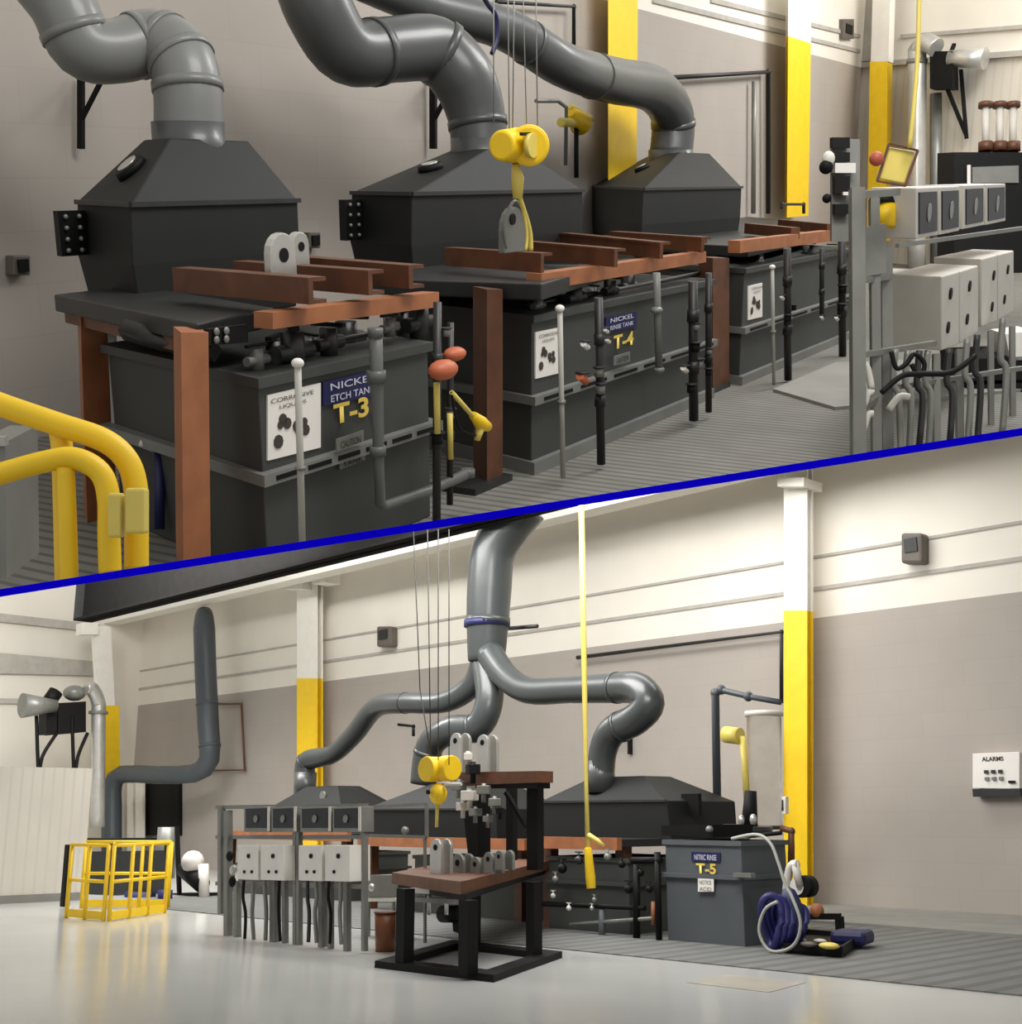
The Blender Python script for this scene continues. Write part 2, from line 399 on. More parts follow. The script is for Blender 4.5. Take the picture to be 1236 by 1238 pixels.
ductwork('thick grey duct arching down onto the middle hood beside hoist cables', [(370, -40, 6.6), (385, 10, 6.5), (420, 62, 6.4), (475, 60, 6.3), (525, 60, 6.2), (560, 95, 6.0), (576, 140, 5.9), (580, 184, 5.85)], [88, 84, 78, 76, 78, 78, 70, 68], 6.2, [2.6, 4.2, 6.2], DUCTD, collar=.12)
ductwork('long grey duct sloping right then down onto the farthest hood', [(430, -25, 6.6), (520, 10, 6.5), (610, 35, 6.4), (680, 78, 6.3), (740, 97, 6.6), (790, 108, 6.8), (813, 140, 6.9), (811, 190, 6.9)], [44, 46, 50, 52, 54, 54, 52, 52], 6.1, [2.5, 3.7, 6.3], DUCTD, collar=.1)

# wall brackets under ducts
def bracket(x, y0, y1, side, lab, w=9, Yv=None):
    Y = Yv or YW - .1; T = thing('duct_bracket', lab, 'bracket', at(x, y1, Y=Y)); r = RM.m(at(x, y1, Y=Y), w) / 2
    part('upright', MB().beam(at(x, y0, Y=Y), at(x, y1, Y=Y), r * 1.2, r * 1.8, up=(0, 1, 0)), BLACK, T)
    part('brace', MB().beam(at(x, y0 + (y1 - y0) * .62, Y=Y), at(x + side * 26, y0 + 5, Y=Y - .3), r, r, up=(0, 1, 0)), BLACK, T)
    part('arm', MB().beam(at(x, y0 + 6, Y=Y), at(x + side * 30, y0 + 3, Y=Y - .5), r, r), BLACK, T)
bracket(98, 90, 180, 1, 'dark wall bracket under the left end of the nearest duct')
bracket(524, 92, 180, 1, 'dark wall bracket behind the middle duct')

# --- benches
def slabtop(px, z=1.33, h=.1):
    return MB().prism(quad(px, Z=z), (0, 0, -h))
# bench 1
T = thing('process_bench', 'nearest black topped bench with rust brown legs, around the T-3 tank', 'bench', at(232, 675, Y=4.1))
a_, b_, c_ = at(65, 356, Z=1.33), at(238, 391, Z=1.33), at(332, 372, Z=1.33)
part('bench_top', MB().prism([a_, b_, c_, c_ + (a_ - b_) * .95], (0, 0, -.1)), BLKTOP, T, bevel=.01)
part('top_trim', MB().prism([a_ + V((.05, -.02, -.1)), b_ + V((.05, .05, -.1)), b_ + V((.11, .11, -.1)), a_ + V((.11, .04, -.1))], (0, 0, -.07)), RUSTD, T)
def leg(mb, x0, x1, ytop, ybot, Y, d=.14, xo=0):
    p = [at(x0, ytop, Y=Y), at(x1, ytop, Y=Y), at(x1 + xo, ybot, Y=Y), at(x0 + xo, ybot, Y=Y)]; return mb.prism(p, (d * .8, d, 0))
part('leg', leg(MB(), 219, 252, 402, 690, 4.1, .2, 3), RUST, T)
part('leg', leg(MB(), 97, 133, 376, 640, 5.7, .2, 9), RUST, T)
part('front_beam', MB().prism(quad([(330, 378), (531, 353), (531, 371), (330, 398)], Y=4.0), (0, .12, 0)), RUST, T)
part('bolt_plate', MB().prism(quad([(252, 398), (300, 392), (300, 414), (252, 418)], Y=4.12), (0, .03, 0)), BLACK, T)
for x, y in ((262, 401), (274, 400), (262, 411), (274, 410)): part('bolt', MB().ball(at(x, y, Y=4.11), .02, (1, .5, 1), 8), ZINC, T)
for (x0, y0, x1, y1) in ((212, 338, 376, 352), (285, 329, 448, 342), (352, 322, 497, 335)):
    p, q = at(x0, y0, Z=1.46), at(x1, y1, Z=1.46)
    cb = MB().beam(p, q, .03, .13); cb.beam(p + V((.05, 0, .055)), q + V((.05, 0, .055)), .12, .02); cb.beam(p + V((.05, 0, -.055)), q + V((.05, 0, -.055)), .12, .02)
    part('cross_channel', cb, RUSTD, T)
part('rail', MB().beam(at(218, 341, Z=1.36), at(420, 330, Z=1.36) + V((0, .3, 0)), .06, .05), RUSTD, T)
# bench 2
T = thing('process_bench', 'middle black and rust brown bench carrying the beams under the yellow hoist', 'bench', at(596, 590, Y=4.0))
part('bench_top', MB().prism(quad([(432, 336), (655, 343), (740, 320), (480, 318)], Z=1.33), (0, 0, -.11)), BLKTOP, T, bevel=.01)
part('leg', leg(MB(), 589, 608, 350, 590, 4.05, .2), RUSTD, T)
part('foot_plate', MB().box(at(594, 586, Z=.02) + V((0, .15, 0)), (.5, .35, .05)), BLKTOP, T)
part('front_beam', MB().prism(quad([(655, 331), (854, 304), (854, 317), (655, 351)], Y=3.95), (0, .12, 0)), RUST, T)
for (x0, y0, x1, y1) in ((540, 310, 656, 318), (610, 299, 745, 312), (680, 290, 800, 303), (740, 288, 850, 296)):
    p, q = at(x0, y0, Z=1.44), at(x1, y1, Z=1.44)
    cb = MB().beam(p, q, .03, .13); cb.beam(p + V((.05, 0, .055)), q + V((.05, 0, .055)), .12, .02)
    part('cross_channel', cb, RUSTD, T)
part('rail', MB().beam(at(555, 314, Z=1.38), at(850, 290, Z=1.38), .1, .06), RUSTD, T)
# bench 3
T = thing('process_bench', 'farthest black and rust brown bench with a capped orange beam end', 'bench', at(870, 474, Y=3.95))
part('bench_top', MB().prism(quad([(700, 288), (905, 298), (1032, 272), (905, 262)], Z=1.33), (0, 0, -.11)), BLKTOP, T, bevel=.01)
part('leg', leg(MB(), 862, 882, 312, 472, 4.05, .2), RUSTD, T)
part('foot_plate', MB().box(at(868, 470, Z=.02) + V((0, .15, 0)), (.6, .35, .05)), BLKTOP, T)
part('front_beam', MB().prism(quad([(895, 291), (1027, 276), (1027, 289), (895, 306)], Y=3.95), (0, .12, 0)), RUST, T)
part('beam_end', MB().ball(at(1022, 286, Y=3.9), .14, (1.2, .6, .8)), RUST, T)
for (x0, y0, x1, y1) in ((905, 276, 962, 282), (945, 271, 1005, 277)):
    part('cross_channel', MB().beam(at(x0, y0, Z=1.42), at(x1, y1, Z=1.42), .1, .12), RUSTD, T)

# --- tanks
def tank(lab, x0, x1, ytop0, ymid0, ymid1, yb0, Y, deep, sign, txt, base_lip=None, num=None):
    A, B = at(x0, ymid0, Y=Y), at(x1, ymid1, Y=Y); zt = at(x0, ytop0, Y=Y).z; zm = (A.z + B.z) / 2; zb_ = 0.0
    T = thing('process_tank', lab, 'tank', V((A.x, A.y, 0))); cv = V((deep * .35, deep, 0))
    def blk(z0, z1, o=0):
        a, b = V((A.x - o, Y - o, z0)), V((B.x + o, Y - o, z0)); return MB().prism([a, b, b + cv + V((0, 2 * o, 0)), a + cv + V((0, 2 * o, 0))], (0, 0, z1 - z0))
    part('tank_body', blk(0.0, zt), TANK, T, bevel=.01)
    part('top_lip', blk(zt - .05, zt, .03), TANK, T)
    g = part('girth_rib', blk(zm - .03, zm + .03, .06), RIM, T)
    sl = MB(); n = 6
    for k in range(n):
        xa = A.x + (B.x - A.x) * (k + .12) / n; xb = A.x + (B.x - A.x) * (k + .88) / n
        sl.prism([V((xa, Y - .065, zm - .012)), V((xb, Y - .065, zm - .012)), V((xb, Y - .065, zm + .012)), V((xa, Y - .065, zm + .012))], (0, .01, 0))
    part('rib_slot', sl, BLACK, g)
    if base_lip: part('base_lip', blk(0, .09, .05), RIM, T)
    return T, zt, zm
T1, zt, zm = tank('grey etch tank marked T-3 with white safety poster, under the nearest bench', 318, 519, 455, 578, 515, 700, 3.98, 1.6, None, None)
def sign(T, pts, Y):
    q = quad(pts, Y=Y); p = part('safety_poster', MB().prism(q, (0, .01, 0)), PAPER, T, 'white safety poster with dark pictograms'); w = q[1].x - q[0].x; h = q[0].z - q[3].z
    L0 = q[3]
    text('CORROSIVE', L0 + V((w * .1, -.005, h * .86)), w * .8, h * .07, INK, p, t=0)
    text('LIQUIDS', L0 + V((w * .25, -.005, h * .74)), w * .5, h * .07, INK, p, t=0)
    mk = MB()
    for fx, fz, r in ((.3, .58, .05), (.38, .5, .05), (.25, .5, .035), (.55, .42, .05), (.58, .34, .04), (.2, .25, .06), (.72, .32, .05), (.7, .45, .04)):
        c0 = L0 + V((w * fx, 0, h * fz)); mk.tube([c0 + V((0, -.006, 0)), c0], w * r * 1.4, 9)
    part('pictogram', mk, INK, p); return p
sign(T1, [(324, 478), (388, 463), (388, 541), (324, 557)], 3.97)
def label(T, pts, Y, lines, m=NAVY, lm=LET, name='name_plate'):
    q = quad(pts, Y=Y); p = part(name, MB().prism(q, (0, .01, 0)), m, T, 'blue plate with pale letters' if m is NAVY else 'white label'); w = q[1].x - q[0].x; h = q[0].z - q[3].z; n = len(lines)
    for i, s in enumerate(lines): text(s, q[3] + V((w * .12, -.004, h * (1 - (i + .85) / n))), w * .76, h * .6 / n, lm, p, t=0, bold=.01)
    return p
label(T1, [(391, 462), (461, 446), (461, 477), (391, 491)], 3.965, ['NICKEL', 'ETCH TANK'])
q = at(404, 514, Y=3.96); text('T-3', q, at(446, 500, Y=3.96).x - q.x, RM.m(q, 25), LETY, T1, 'tank_number', t=0, bold=.03)
q = at(455, 502, Y=3.96); part('period_mark', MB().tube([q, q + V((0, -.005, 0))], .03, 10), LETY, T1)
p = label(T1, [(408, 531), (440, 520), (440, 533), (408, 546)], 3.90, ['CAUTION'], ZINC, INK, 'data_plate')
label(T1, [(411, 556), (442, 545), (442, 556), (411, 568)], 3.965, ['TANK'], RIM, INK, 'data_plate')
T2, zt2, _ = tank('grey tank with poster and blue plate in the middle of the row', 621 + 22, 858, 381, 481, 416, 580, 3.98, 1.6, None, None, True)
sign(T2, [(648, 402), (677, 396), (677, 451), (648, 458)], 3.97)
label(T2, [(733, 384), (770, 377), (770, 396), (733, 402)], 3.965, ['NICKEL', 'RINSE TANK'])
q = at(742, 423, Y=3.96); text('T-4', q, at(766, 416, Y=3.96).x - q.x, RM.m(q, 17), LETY, T2, 'tank_number', t=0, bold=.03)
label(T2, [(743, 431), (762, 425), (762, 437), (743, 442)], 3.90, ['CAUTION'], RIM, INK, 'data_plate')
T3, zt3, _ = tank('grey tank with small poster at the far end of the row', 897, 1030, 325, 394, 361, 463, 3.98, 1.6, None, None, True)
sign(T3, [(905, 346), (922, 342), (922, 383), (905, 387)], 3.97)
# frame and pipework crowding the tank tops
def tankgear(T, x0, x1, y0, y1, n, Y=4.15):
    for k in range(n):
        f = (k + .5) / n; x = x0 + (x1 - x0) * f; y = y0 + (y1 - y0) * f; p = at(x, y, Y=Y + .25 * (k % 2)); s = .05 + .02 * ((k * 7) % 3)
        v = MB().tube([p - V((0, 0, s)), p + V((0, 0, s * 1.2))], s * .7, 12); v.tube([p + V((-s * 1.6, 0, 0)), p + V((s * 1.6, 0, 0))], s * .5, 10)
        b = part('valve_body', v, BLKTOP if k % 3 else ZINC, T); part('valve_handle', MB().box(p + V((0, 0, s * 1.5)), (s * 3, s * .5, s * .3), .4 * k), BLACK, b)
tankgear(T1, 300, 430, 438, 408, 6); tankgear(T1, 462, 515, 398, 390, 3); tankgear(T2, 640, 770, 372, 345, 6); tankgear(T3, 905, 1020, 320, 300, 4)
part('header_pipe', ptube([(300, 432), (420, 408), (515, 392)], 7, 4.25), BLKTOP, T1)
part('header_pipe', ptube([(640, 368), (750, 350), (850, 330)], 6, 4.25), BLKTOP, T2)
part('lid_beam', ptube([(150, 398, 4.9), (190, 410, 4.7), (260, 425, 4.3)], 26, 4.5, n=4), BLKTOP, T1)

# conduits with white caps
def capped(x0, y0, x1, y1, w, lab, Y=3.6):
    p, q = at(x0, y0, Y=Y), at(x1, y1, Y=Y); T = thing('standpipe', lab, 'pipe', q); r = RM.m(p, w) / 2
    part('tube', MB().tube([q, p], r * 1.1, 12), PPIPE, T); part('end_cap', MB().ball(p, r * 2.0, (1, 1, .8), 12), WHITE, T, 'shiny white cap')
    part('drip_ring', MB().tube([q + (p - q) * .45, q + (p - q) * .47], r * 1.7, 12), ZINC, T)
capped(360, 439, 366, 670, 8, 'thin upright standpipe with white cap in front of the T-3 poster')
capped(677, 373, 681, 578, 6, 'thin upright standpipe with white cap before the middle tank')
capped(934, 323, 936, 465, 4, 'thin upright standpipe with white cap before the farthest tank')
# grey drain pipe in front of T-3
T = thing('drain_pipe', 'grey plastic drain pipe running down the T-3 tank and right', 'pipe', at(460, 610, Y=3.85))
part('downpipe', ptube([(454, 398), (456, 470), (458, 560), (460, 608), (464, 612), (520, 593), (566, 572)], [17, 16, 13, 13, 13, 13, 13], 3.75, n=14), GPIPE, T)
for (x, y, w) in ((454, 402, 19), (455, 455, 24), (457, 545, 20), (566, 572, 17)):
    p = at(x, y, Y=3.75); part('fitting', MB().tube([p - V((0, 0, RM.m(p, w) * .3)), p + V((0, 0, RM.m(p, w) * .3))], RM.m(p, w) / 2, 16), GPIPE, T)
T = thing('drain_pipe', 'grey plastic drain pipe on the right half of the middle tank', 'pipe', at(797, 448, Y=3.8))
part('downpipe', ptube([(794, 330), (795, 375), (797, 447)], 9, 3.8), RIM, T)
for (x, y, w) in ((794, 375, 16), (797, 447, 14)):
    p = at(x, y, Y=3.8); part('fitting', MB().ball(p, RM.m(p, w) / 2, (1, 1, .6), 12), RIM, T)
# black risers with valves
def riser(x0, y0, x1, y1, w, lab, knobs, Y=3.6, m=PIPEK):
    T = thing('riser_pipe', lab, 'pipe', at(x1, y1, Y=Y)); part('tube', ptube([(x0, y0), (x1, y1)], w * 1.15, Y), m, T)
    for (x, y, s, mm) in knobs:
        p = at(x, y, Y=Y - .03); r = RM.m(p, s) / 2
        f_ = part('valve', MB().tube([p - V((0, 0, r * .75)), p + V((0, 0, r * .75))], r * .8, 12) if mm in (ZINC, BLACK) else MB().tube([p + V((-r, 0, r * .5)), p + V((r, 0, -r * .5))], r * .55, 12), mm, T)
        part('valve_flange', MB().tube([p + V((0, 0, r * .75)), p + V((0, 0, r * 1.0))], r * 1.1, 12), PIPEK, f_)
    for fr_ in (.25, .62):
        p = at(x0 + (x1 - x0) * fr_, y0 + (y1 - y0) * fr_, Y=Y); r = RM.m(p, w) * .75; part('coupling', MB().tube([p - V((0, 0, r)), p + V((0, 0, r))], r, 12), m, T)
    return T
T = riser(529, 365, 528, 640, 9, 'black riser pipe with copper valve handle and yellow marker, right of T-3', [(540, 402, 12, ZINC), (529, 530, 17, BLACK)])
part('valve_handle', MB().ball(at(536, 447, Y=3.5), .085, (1.3, .8, .65)), ORANGE, T, 'copper orange handle')
part('marker_sleeve', ptube([(528, 463), (529, 524)], 8, 3.55), YELP, T, 'yellow marker sleeve')
T = riser(545, 390, 544, 610, 7, 'second black riser with copper handle behind the first, beside hanging gun', [(545, 500, 14, ZINC)], 3.75)
part('valve_handle', MB().ball(at(550, 428, Y=3.7), .07, (1.3, .8, .6)), ORANGE, T, 'copper orange handle')
part('marker_sleeve', ptube([(544, 500), (545, 555)], 7, 3.7), YELP, T, 'yellow marker sleeve')
riser(724, 360, 727, 561, 9, 'black riser pipe with white lever before the middle tank', [(708, 418, 13, WHITE), (705, 458, 18, ORANGE), (724, 450, 14, ZINC), (726, 470, 15, ZINC), (733, 400, 9, WHITE), (735, 412, 9, WHITE)])
riser(838, 340, 839, 508, 10, 'black riser pipe with white lever at the right end of the middle tank', [(828, 447, 12, WHITE), (842, 395, 11, ZINC), (845, 440, 14, ZINC), (841, 420, 14, BLACK), (836, 470, 13, BLACK)])
riser(857, 330, 857, 498, 7, 'slim black riser just left of the farthest bench leg', [(858, 425, 9, ZINC), (857, 450, 10, BLACK)])
riser(952, 300, 953, 459, 8, 'black riser pipe with small white lever before the farthest tank', [(946, 360, 8, WHITE), (953, 385, 10, BLACK), (960, 372, 8, BLACK)])
riser(1018, 290, 1019, 430, 8, 'black riser pipe at the right end of the farthest tank', [(1012, 385, 8, WHITE), (1019, 350, 12, BLACK), (1022, 330, 9, ZINC), (1017, 372, 11, BLACK)])
riser(994, 300, 994, 385, 5, 'thin dark drain pipe on the farthest tank', [(994, 384, 7, WHITE)])
# spray gun
T = thing('spray_gun', 'yellow headed spray gun hanging before the middle bench leg', 'spray gun', at(580, 530, Y=3.5))
part('lance', ptube([(546, 474), (562, 492), (576, 508)], 6, 3.5), YELP, T)
part('gun_head', ptube([(572, 502), (582, 512), (590, 516)], [10, 18, 12], 3.5), YEL, T); part('nozzle', ptube([(582, 514), (577, 532)], [12, 7], 3.5), YELP, T)
part('hose_loop', ptube([(546, 474), (550, 500), (558, 520), (575, 526)], 3, 3.5, sm=5, n=8), BLACK, T)

# things on the benches
def lugpair(Xs, Y, lab, name='lifting_lug', mt=STEEL, z=None, group=None):
    T = thing(name, lab, 'lug', Xs[0][2], group)
    for (w, h, c) in Xs:
        l = part('lug_plate', MB().hull_plate(c, w, h, .05), mt, T, bevel=.006)
        part('eye_hole', MB().tube([c + V((0, -.004, h - w * .55)), c + V((0, .02, h - w * .55))], w * .18, 14), BLACK, l)
    return T
ca, cb2 = at(345, 345, Y=4.3), at(366, 338, Y=4.55)
lugpair([(at(360, 300, Y=4.3).x - at(329, 300, Y=4.3).x, ca.z * 0 + (at(345, 281, Y=4.3).z - ca.z), ca), (at(375, 300, Y=4.55).x - at(355, 300, Y=4.55).x, at(366, 280, Y=4.55).z - cb2.z, cb2)], 0, 'pair of round topped steel lugs standing on the nearest bench')
# hoist
T = thing('chain_hoist', 'yellow chain hoist hanging over the middle bench from thin cables', 'hoist', at(628, 200, Y=3.7))
Yh = 3.7
part('motor_housing', MB().tube([at(606, 176, Y=Yh), at(627, 176, Y=Yh)], [RM.m(at(610, 176, Y=Yh), 36) / 2, RM.m(at(610, 176, Y=Yh), 44) / 2], 22), YEL, T, bevel=.015)
g = part('gear_housing', MB().tube([at(640, 176, Y=Yh - .12), at(640, 176, Y=Yh + .15)], RM.m(at(640, 176, Y=Yh), 48) / 2, 22), YEL, T, bevel=.02)
q = at(640, 176, Y=Yh - .13); part('cover_cap', MB().tube([q, q + V((0, -.03, 0))], .07, 16), YELP, g)
part('mount_slot', MB().prism(quad([(632, 160), (648, 160), (648, 164), (632, 164)], Y=Yh - .13), (0, .02, 0)), BLACK, T)
part('chain_bag', ptube([(623, 198), (626, 215), (626, 240)], [8, 16, 12], Yh), YELP, T)
part('hook_chain', ptube([(627, 235), (636, 262), (641, 282), (642, 303)], 6, Yh, sm=4, n=10), YELP, T)
part('hook_chain', ptube([(630, 240), (637, 280), (636, 303)], 4, Yh, sm=4, n=10), YELP, T)
for x, xt in ((597, 597), (616, 614), (620, 622), (637, 632), (650, 648)):
    part('suspension_cable', ptube([(x, 158 if x > 600 else 150), (xt, -30)], 1.5, Yh, n=6), RIM, T)
part('top_hose', ptube([(575, -20), (590, 5), (600, 20), (601, 45), (595, 65)], 6, Yh + .1, sm=5, n=10), NAVY, T, 'dark blue hose')
T = thing('shackle', 'grey steel shackle and lug hanging under the yellow hoist', 'shackle', at(625, 305, Y=3.9))
Ys = 3.9
part('bow', ptube([(612, 300), (610, 270), (622, 243), (634, 262), (640, 300)], 4, Ys, sm=5, n=10), ZINC, T)
c0 = at(624, 305, Y=Ys); w0 = at(641, 300, Y=Ys).x - at(608, 300, Y=Ys).x
part('lug_plate', MB().hull_plate(c0, w0 * .8, at(624, 250, Y=Ys).z - c0.z, .05), ZINC, T, bevel=.006)
q = at(621, 265, Y=Ys - .01); part('pin', MB().tube([q, q + V((0, .08, 0))], .035, 12), BLACK, T)
# yellow safety shower behind
T = thing('safety_shower', 'yellow safety shower and eyewash on the wall between second and third hood', 'shower', at(690, 260, Y=YW - .6))
Yq = YW - .6
part('supply_pipe', ptube([(684, 200), (685, 130), (675, 122), (648, 122)], 5, Yq, n=8), ZINC, T); part('supply_pipe', ptube([(697, 215), (697, 150)], 6, Yq, n=8), BLACK, T)
part('shower_head', MB().tube([at(703, 150, Y=Yq), at(690, 135, Y=Yq)], [.16, .06], 16), YEL, T); part('eyewash_bowl', ptube([(678, 148), (700, 148)], [11, 11], Yq), YELP, T); part('pull_handle', ptube([(690, 128), (716, 143)], 6, Yq, n=8), YELP, T)
# wall pipes
def pipe(lab, pts, w, Y, m=PIPEK, name='wall_pipe', cat='pipe', n=10, base=None):
    T = thing(name, lab, cat, base or at(pts[-1][0], pts[-1][1], Y=Y)); part('tube', ptube(pts, w, Y, n=n), m, T)
    for (x, y) in [(p[0], p[1]) for p in pts[1:-1]]:
        p = at(x, y, Y=Y); part('elbow', MB().ball(p, RM.m(p, (w if not isinstance(w, list) else w[0])) * .62, n=10), m, T)
    return T
pipe('black wall pipe turning down at a corner left of the white topped column', [(810, 94), (929, 87), (929, 258)], 6, YW - .15)
pipe('short grey upright pipe just inside the black wall pipe', [(912, 98), (911, 258)], 6, YW - .12, ZINC)
pipe('black squared pipe above the long duct, upper centre', [(600, 2), (694, 8), (694, 62)], 5, YW - .15)
pipe('small black hoop pipe at the foot of the white topped yellow column', [(945, 252), (946, 247), (972, 247), (972, 258)], 4, YW - .8)
def wallbox(lab, x0, y0, x1, y1, Y=YW, m=ZINC, d=.1, name='wall_box', cat='box', P=None):
    pts = [at(x0, y0, Y=Y - d), at(x1, y0, Y=Y - d), at(x1, y1, Y=Y - d), at(x0, y1, Y=Y - d)] if P is None else P
    T = thing(name, lab, cat, pts[3]); part('housing', MB().prism(pts, (0, d, 0)), m, T, bevel=.01)
    c = (pts[0] + pts[2]) / 2; s = (pts[0].z - pts[2].z); part('cover', MB().box(c + V((0, -.01, 0)), ((pts[1].x - pts[0].x) * .6, .02, s * .6)), BLACK if m is not BLACK else ZINC, T)
OUT = mat('brown_grey_outlet', (98, 90, 82), .5)
wallbox('small brown outlet box low on the wall at far left', 17, 309, 37, 333, m=OUT)
wallbox('small brown outlet box on the wall right of the nearest hood', 374, 281, 388, 300, m=OUT)
wallbox('small dark lamp box high on the white wall near the corner', 1020, 23, 1033, 47, m=OUT)
# exhaust fan on the end wall
def eo(x, y, k=0): return onend(x, y) + V((-k, 0, 0))
T = thing('building_column', 'yellow column with white top standing on the end wall, behind the tilted yellow pendant', 'column', eo(1072, 290, .9))
part('upper_shaft', MB().prism([eo(1067, -20, .9), eo(1088, -20, .9), eo(1085, 78, .9), eo(1064, 78, .9)], (.5, 0, 0)), WHITECOL, T, 'white painted upper shaft')
part('lower_shaft', MB().prism([eo(1063, 78, .9), eo(1084, 78, .9), eo(1081, 290, .9), eo(1059, 290, .9)], (.5, 0, 0)), YEL, T, 'yellow painted lower shaft')
T = thing('exhaust_fan', 'black wall fan unit with silver outlet cylinder on the end wall', 'fan', eo(1150, 110, .6))
part('fan_box', MB().prism([eo(1134, 66, .9), eo(1161, 66, .9), eo(1161, 110, .9), eo(1134, 110, .9)], (.7, 0, 0)), BLACK, T)
part('outlet_cylinder', MB().tube([eo(1156, 74, .8), eo(1196, 73, .5)], [RM.m(eo(1156, 74, .8), 9), RM.m(eo(1196, 73, .5), 13)], 20), STEEL, T)
part('mounting_arm', MB().beam(eo(1165, 85, .3), eo(1170, 168, .1), .06, .08, up=(0, 1, 0)), BLACK, T); part('mounting_arm', MB().beam(eo(1152, 110, .6), eo(1170, 165, .1), .06, .08, up=(0, 1, 0)), BLACK, T)
part('hanger', MB().beam(eo(1137, 66, .5), eo(1139, 52, .3), .06, .08, up=(0, 1, 0)), BLACK, T); part('hanger', MB().beam(eo(1155, 66, .5), eo(1157, 55, .3), .06, .08, up=(0, 1, 0)), BLACK, T)
T = thing('steel_vent_pipe', 'silver round vent pipe with elbow running down left of the black fan', 'pipe', eo(1119, 330, .6))
part('tube', MB().tube(smooth_path([eo(1142, 62, .9), eo(1130, 56, .9), eo(1120, 64, .9), eo(1119, 90, .9), eo(1118, 330, .9)], 5), RM.m(eo(1119, 100, .9), 11), 20), STEEL, T)
q = eo(1119, 75, .9); part('clamp_ring', MB().tube([q, q - V((0, 0, .1))], RM.m(eo(1119, 100, .9), 12.5), 20), ZINC, T)
T = thing('steel_vent_pipe', 'wider dull grey duct beside the silver vent pipe on the end wall', 'duct', eo(1132, 330, .2))
part('tube', MB().tube([eo(1135, 114, .3), eo(1135, 330, .3)], RM.m(eo(1135, 200, .3), 7), 16), ZINC, T)
# black cabinet with glass tubes
D0 = 17.0
def dq(pts, D): return [at(x, y, D=D) for x, y in pts]
bx = RM.R @ V((0, 0, -1)); bx.z = 0; bx.normalize()
T = thing('black_cabinet', 'black equipment cabinet behind the control rack at the right edge', 'cabinet', at(1195, 330, D=D0))
part('cabinet_shell', MB().prism(dq([(1154, 184), (1236 + 30, 184), (1266, 330), (1154, 330)], D0), bx * .7), BLACK, T)
part('window', MB().prism(dq([(1176, 202), (1232, 200), (1232, 221), (1176, 221)], D0 - .02), bx * .02), ZINC, T)
part('handle', MB().beam(at(1172, 200, D=D0 - .05), at(1172, 224, D=D0 - .05), .04, .06, up=(1, 0, 0)), WHITE, T)
for i, x in enumerate((1192, 1209, 1225)):
    T = thing('glass_column', ['leftmost', 'middle', 'rightmost'][i] + ' of the three clear tubes standing on the black cabinet', 'tube', at(x, 183, D=D0 + .4))
    part('tube', MB().tube([at(x, 180, D=D0 + .4), at(x, 128, D=D0 + .4)], .05, 12), BOXGREY, T)
    part('top_cap', MB().tube([at(x, 130, D=D0 + .4), at(x, 124, D=D0 + .4)], .1, 12), RUSTD, T); part('base_clamp', MB().tube([at(x, 183, D=D0 + .4), at(x, 172, D=D0 + .4)], .1, 12), RUSTD, T)
# festoon and pendant
T = thing('pendant_control', 'tilted yellow pendant control with dark frame hanging above the control rack', 'pendant', at(1083, 225, D=8.5))
part('control_face', MB().prism(dq([(1076, 178), (1107, 183), (1094, 222), (1062, 216)], 8.5), bx * .08), YELP, T, bevel=.01)
fr = MB(); Q = dq([(1075, 174), (1110, 182), (1095, 225), (1061, 219)], 8.48)
for i in range(4): fr.beam(Q[i], Q[(i + 1) % 4], .014, .02, up=bx)
part('frame', fr, RUSTD, T)
part('red_button', MB().ball(at(1060, 192, D=8.45), .05), RED, T)
part('strap', MB().tube(smooth_path([at(1112, -20, D=8.4), at(1110, 60, D=8.4), at(1106, 120, D=8.4), at(1100, 178, D=8.4)], 4), .016, 10), YELP, T)
T = thing('signal_lamp', 'round yellow drum shape below the tilted pendant between rack posts', 'lamp', at(1072, 275, D=9.5))
part('drum', MB().tube([at(1072, 275, D=9.5), at(1072, 247, D=9.5)], .07, 18), YEL, T); part('drum_cap', MB().tube([at(1070, 247, D=9.5), at(1070, 240, D=9.5)], .08, 18), BLACK, T)
# analyser with dark modules
T = thing('analyser_unit', 'grey analyser with stacked dark modules left of the control rack', 'instrument', at(1020, 295, D=10.5)); D = 10.5
part('backplate', MB().prism(dq([(1006, 168), (1040, 168), (1040, 292), (1006, 292)], D + .1), bx * .06), ZINC, T)
for (x0, y0, x1, y1) in ((1007, 166, 1028, 179), (1010, 184, 1028, 196), (1010, 213, 1028, 234), (1010, 247, 1028, 259)): part('dark_module', MB().prism(dq([(x0, y0), (x1, y0), (x1, y1), (x0, y1)], D), bx * .1), BLACK, T)
part('white_bar', MB().prism(dq([(1010, 197), (1035, 197), (1035, 209), (1010, 209)], D - .02), bx * .1), WHITE, T)
part('side_pod', MB().ball(at(1002, 192, D=D), (.055), (1, 1, 1.2)), WHITE, T); part('side_pod', MB().ball(at(999, 202, D=D), .06), BLACK, T); part('side_knob', MB().ball(at(1000, 240, D=D), .04), BLACK, T)
part('white_bar', MB().prism(dq([(1020, 232), (1035, 232), (1035, 236), (1020, 236)], D - .03), bx * .05), PAPER, T)
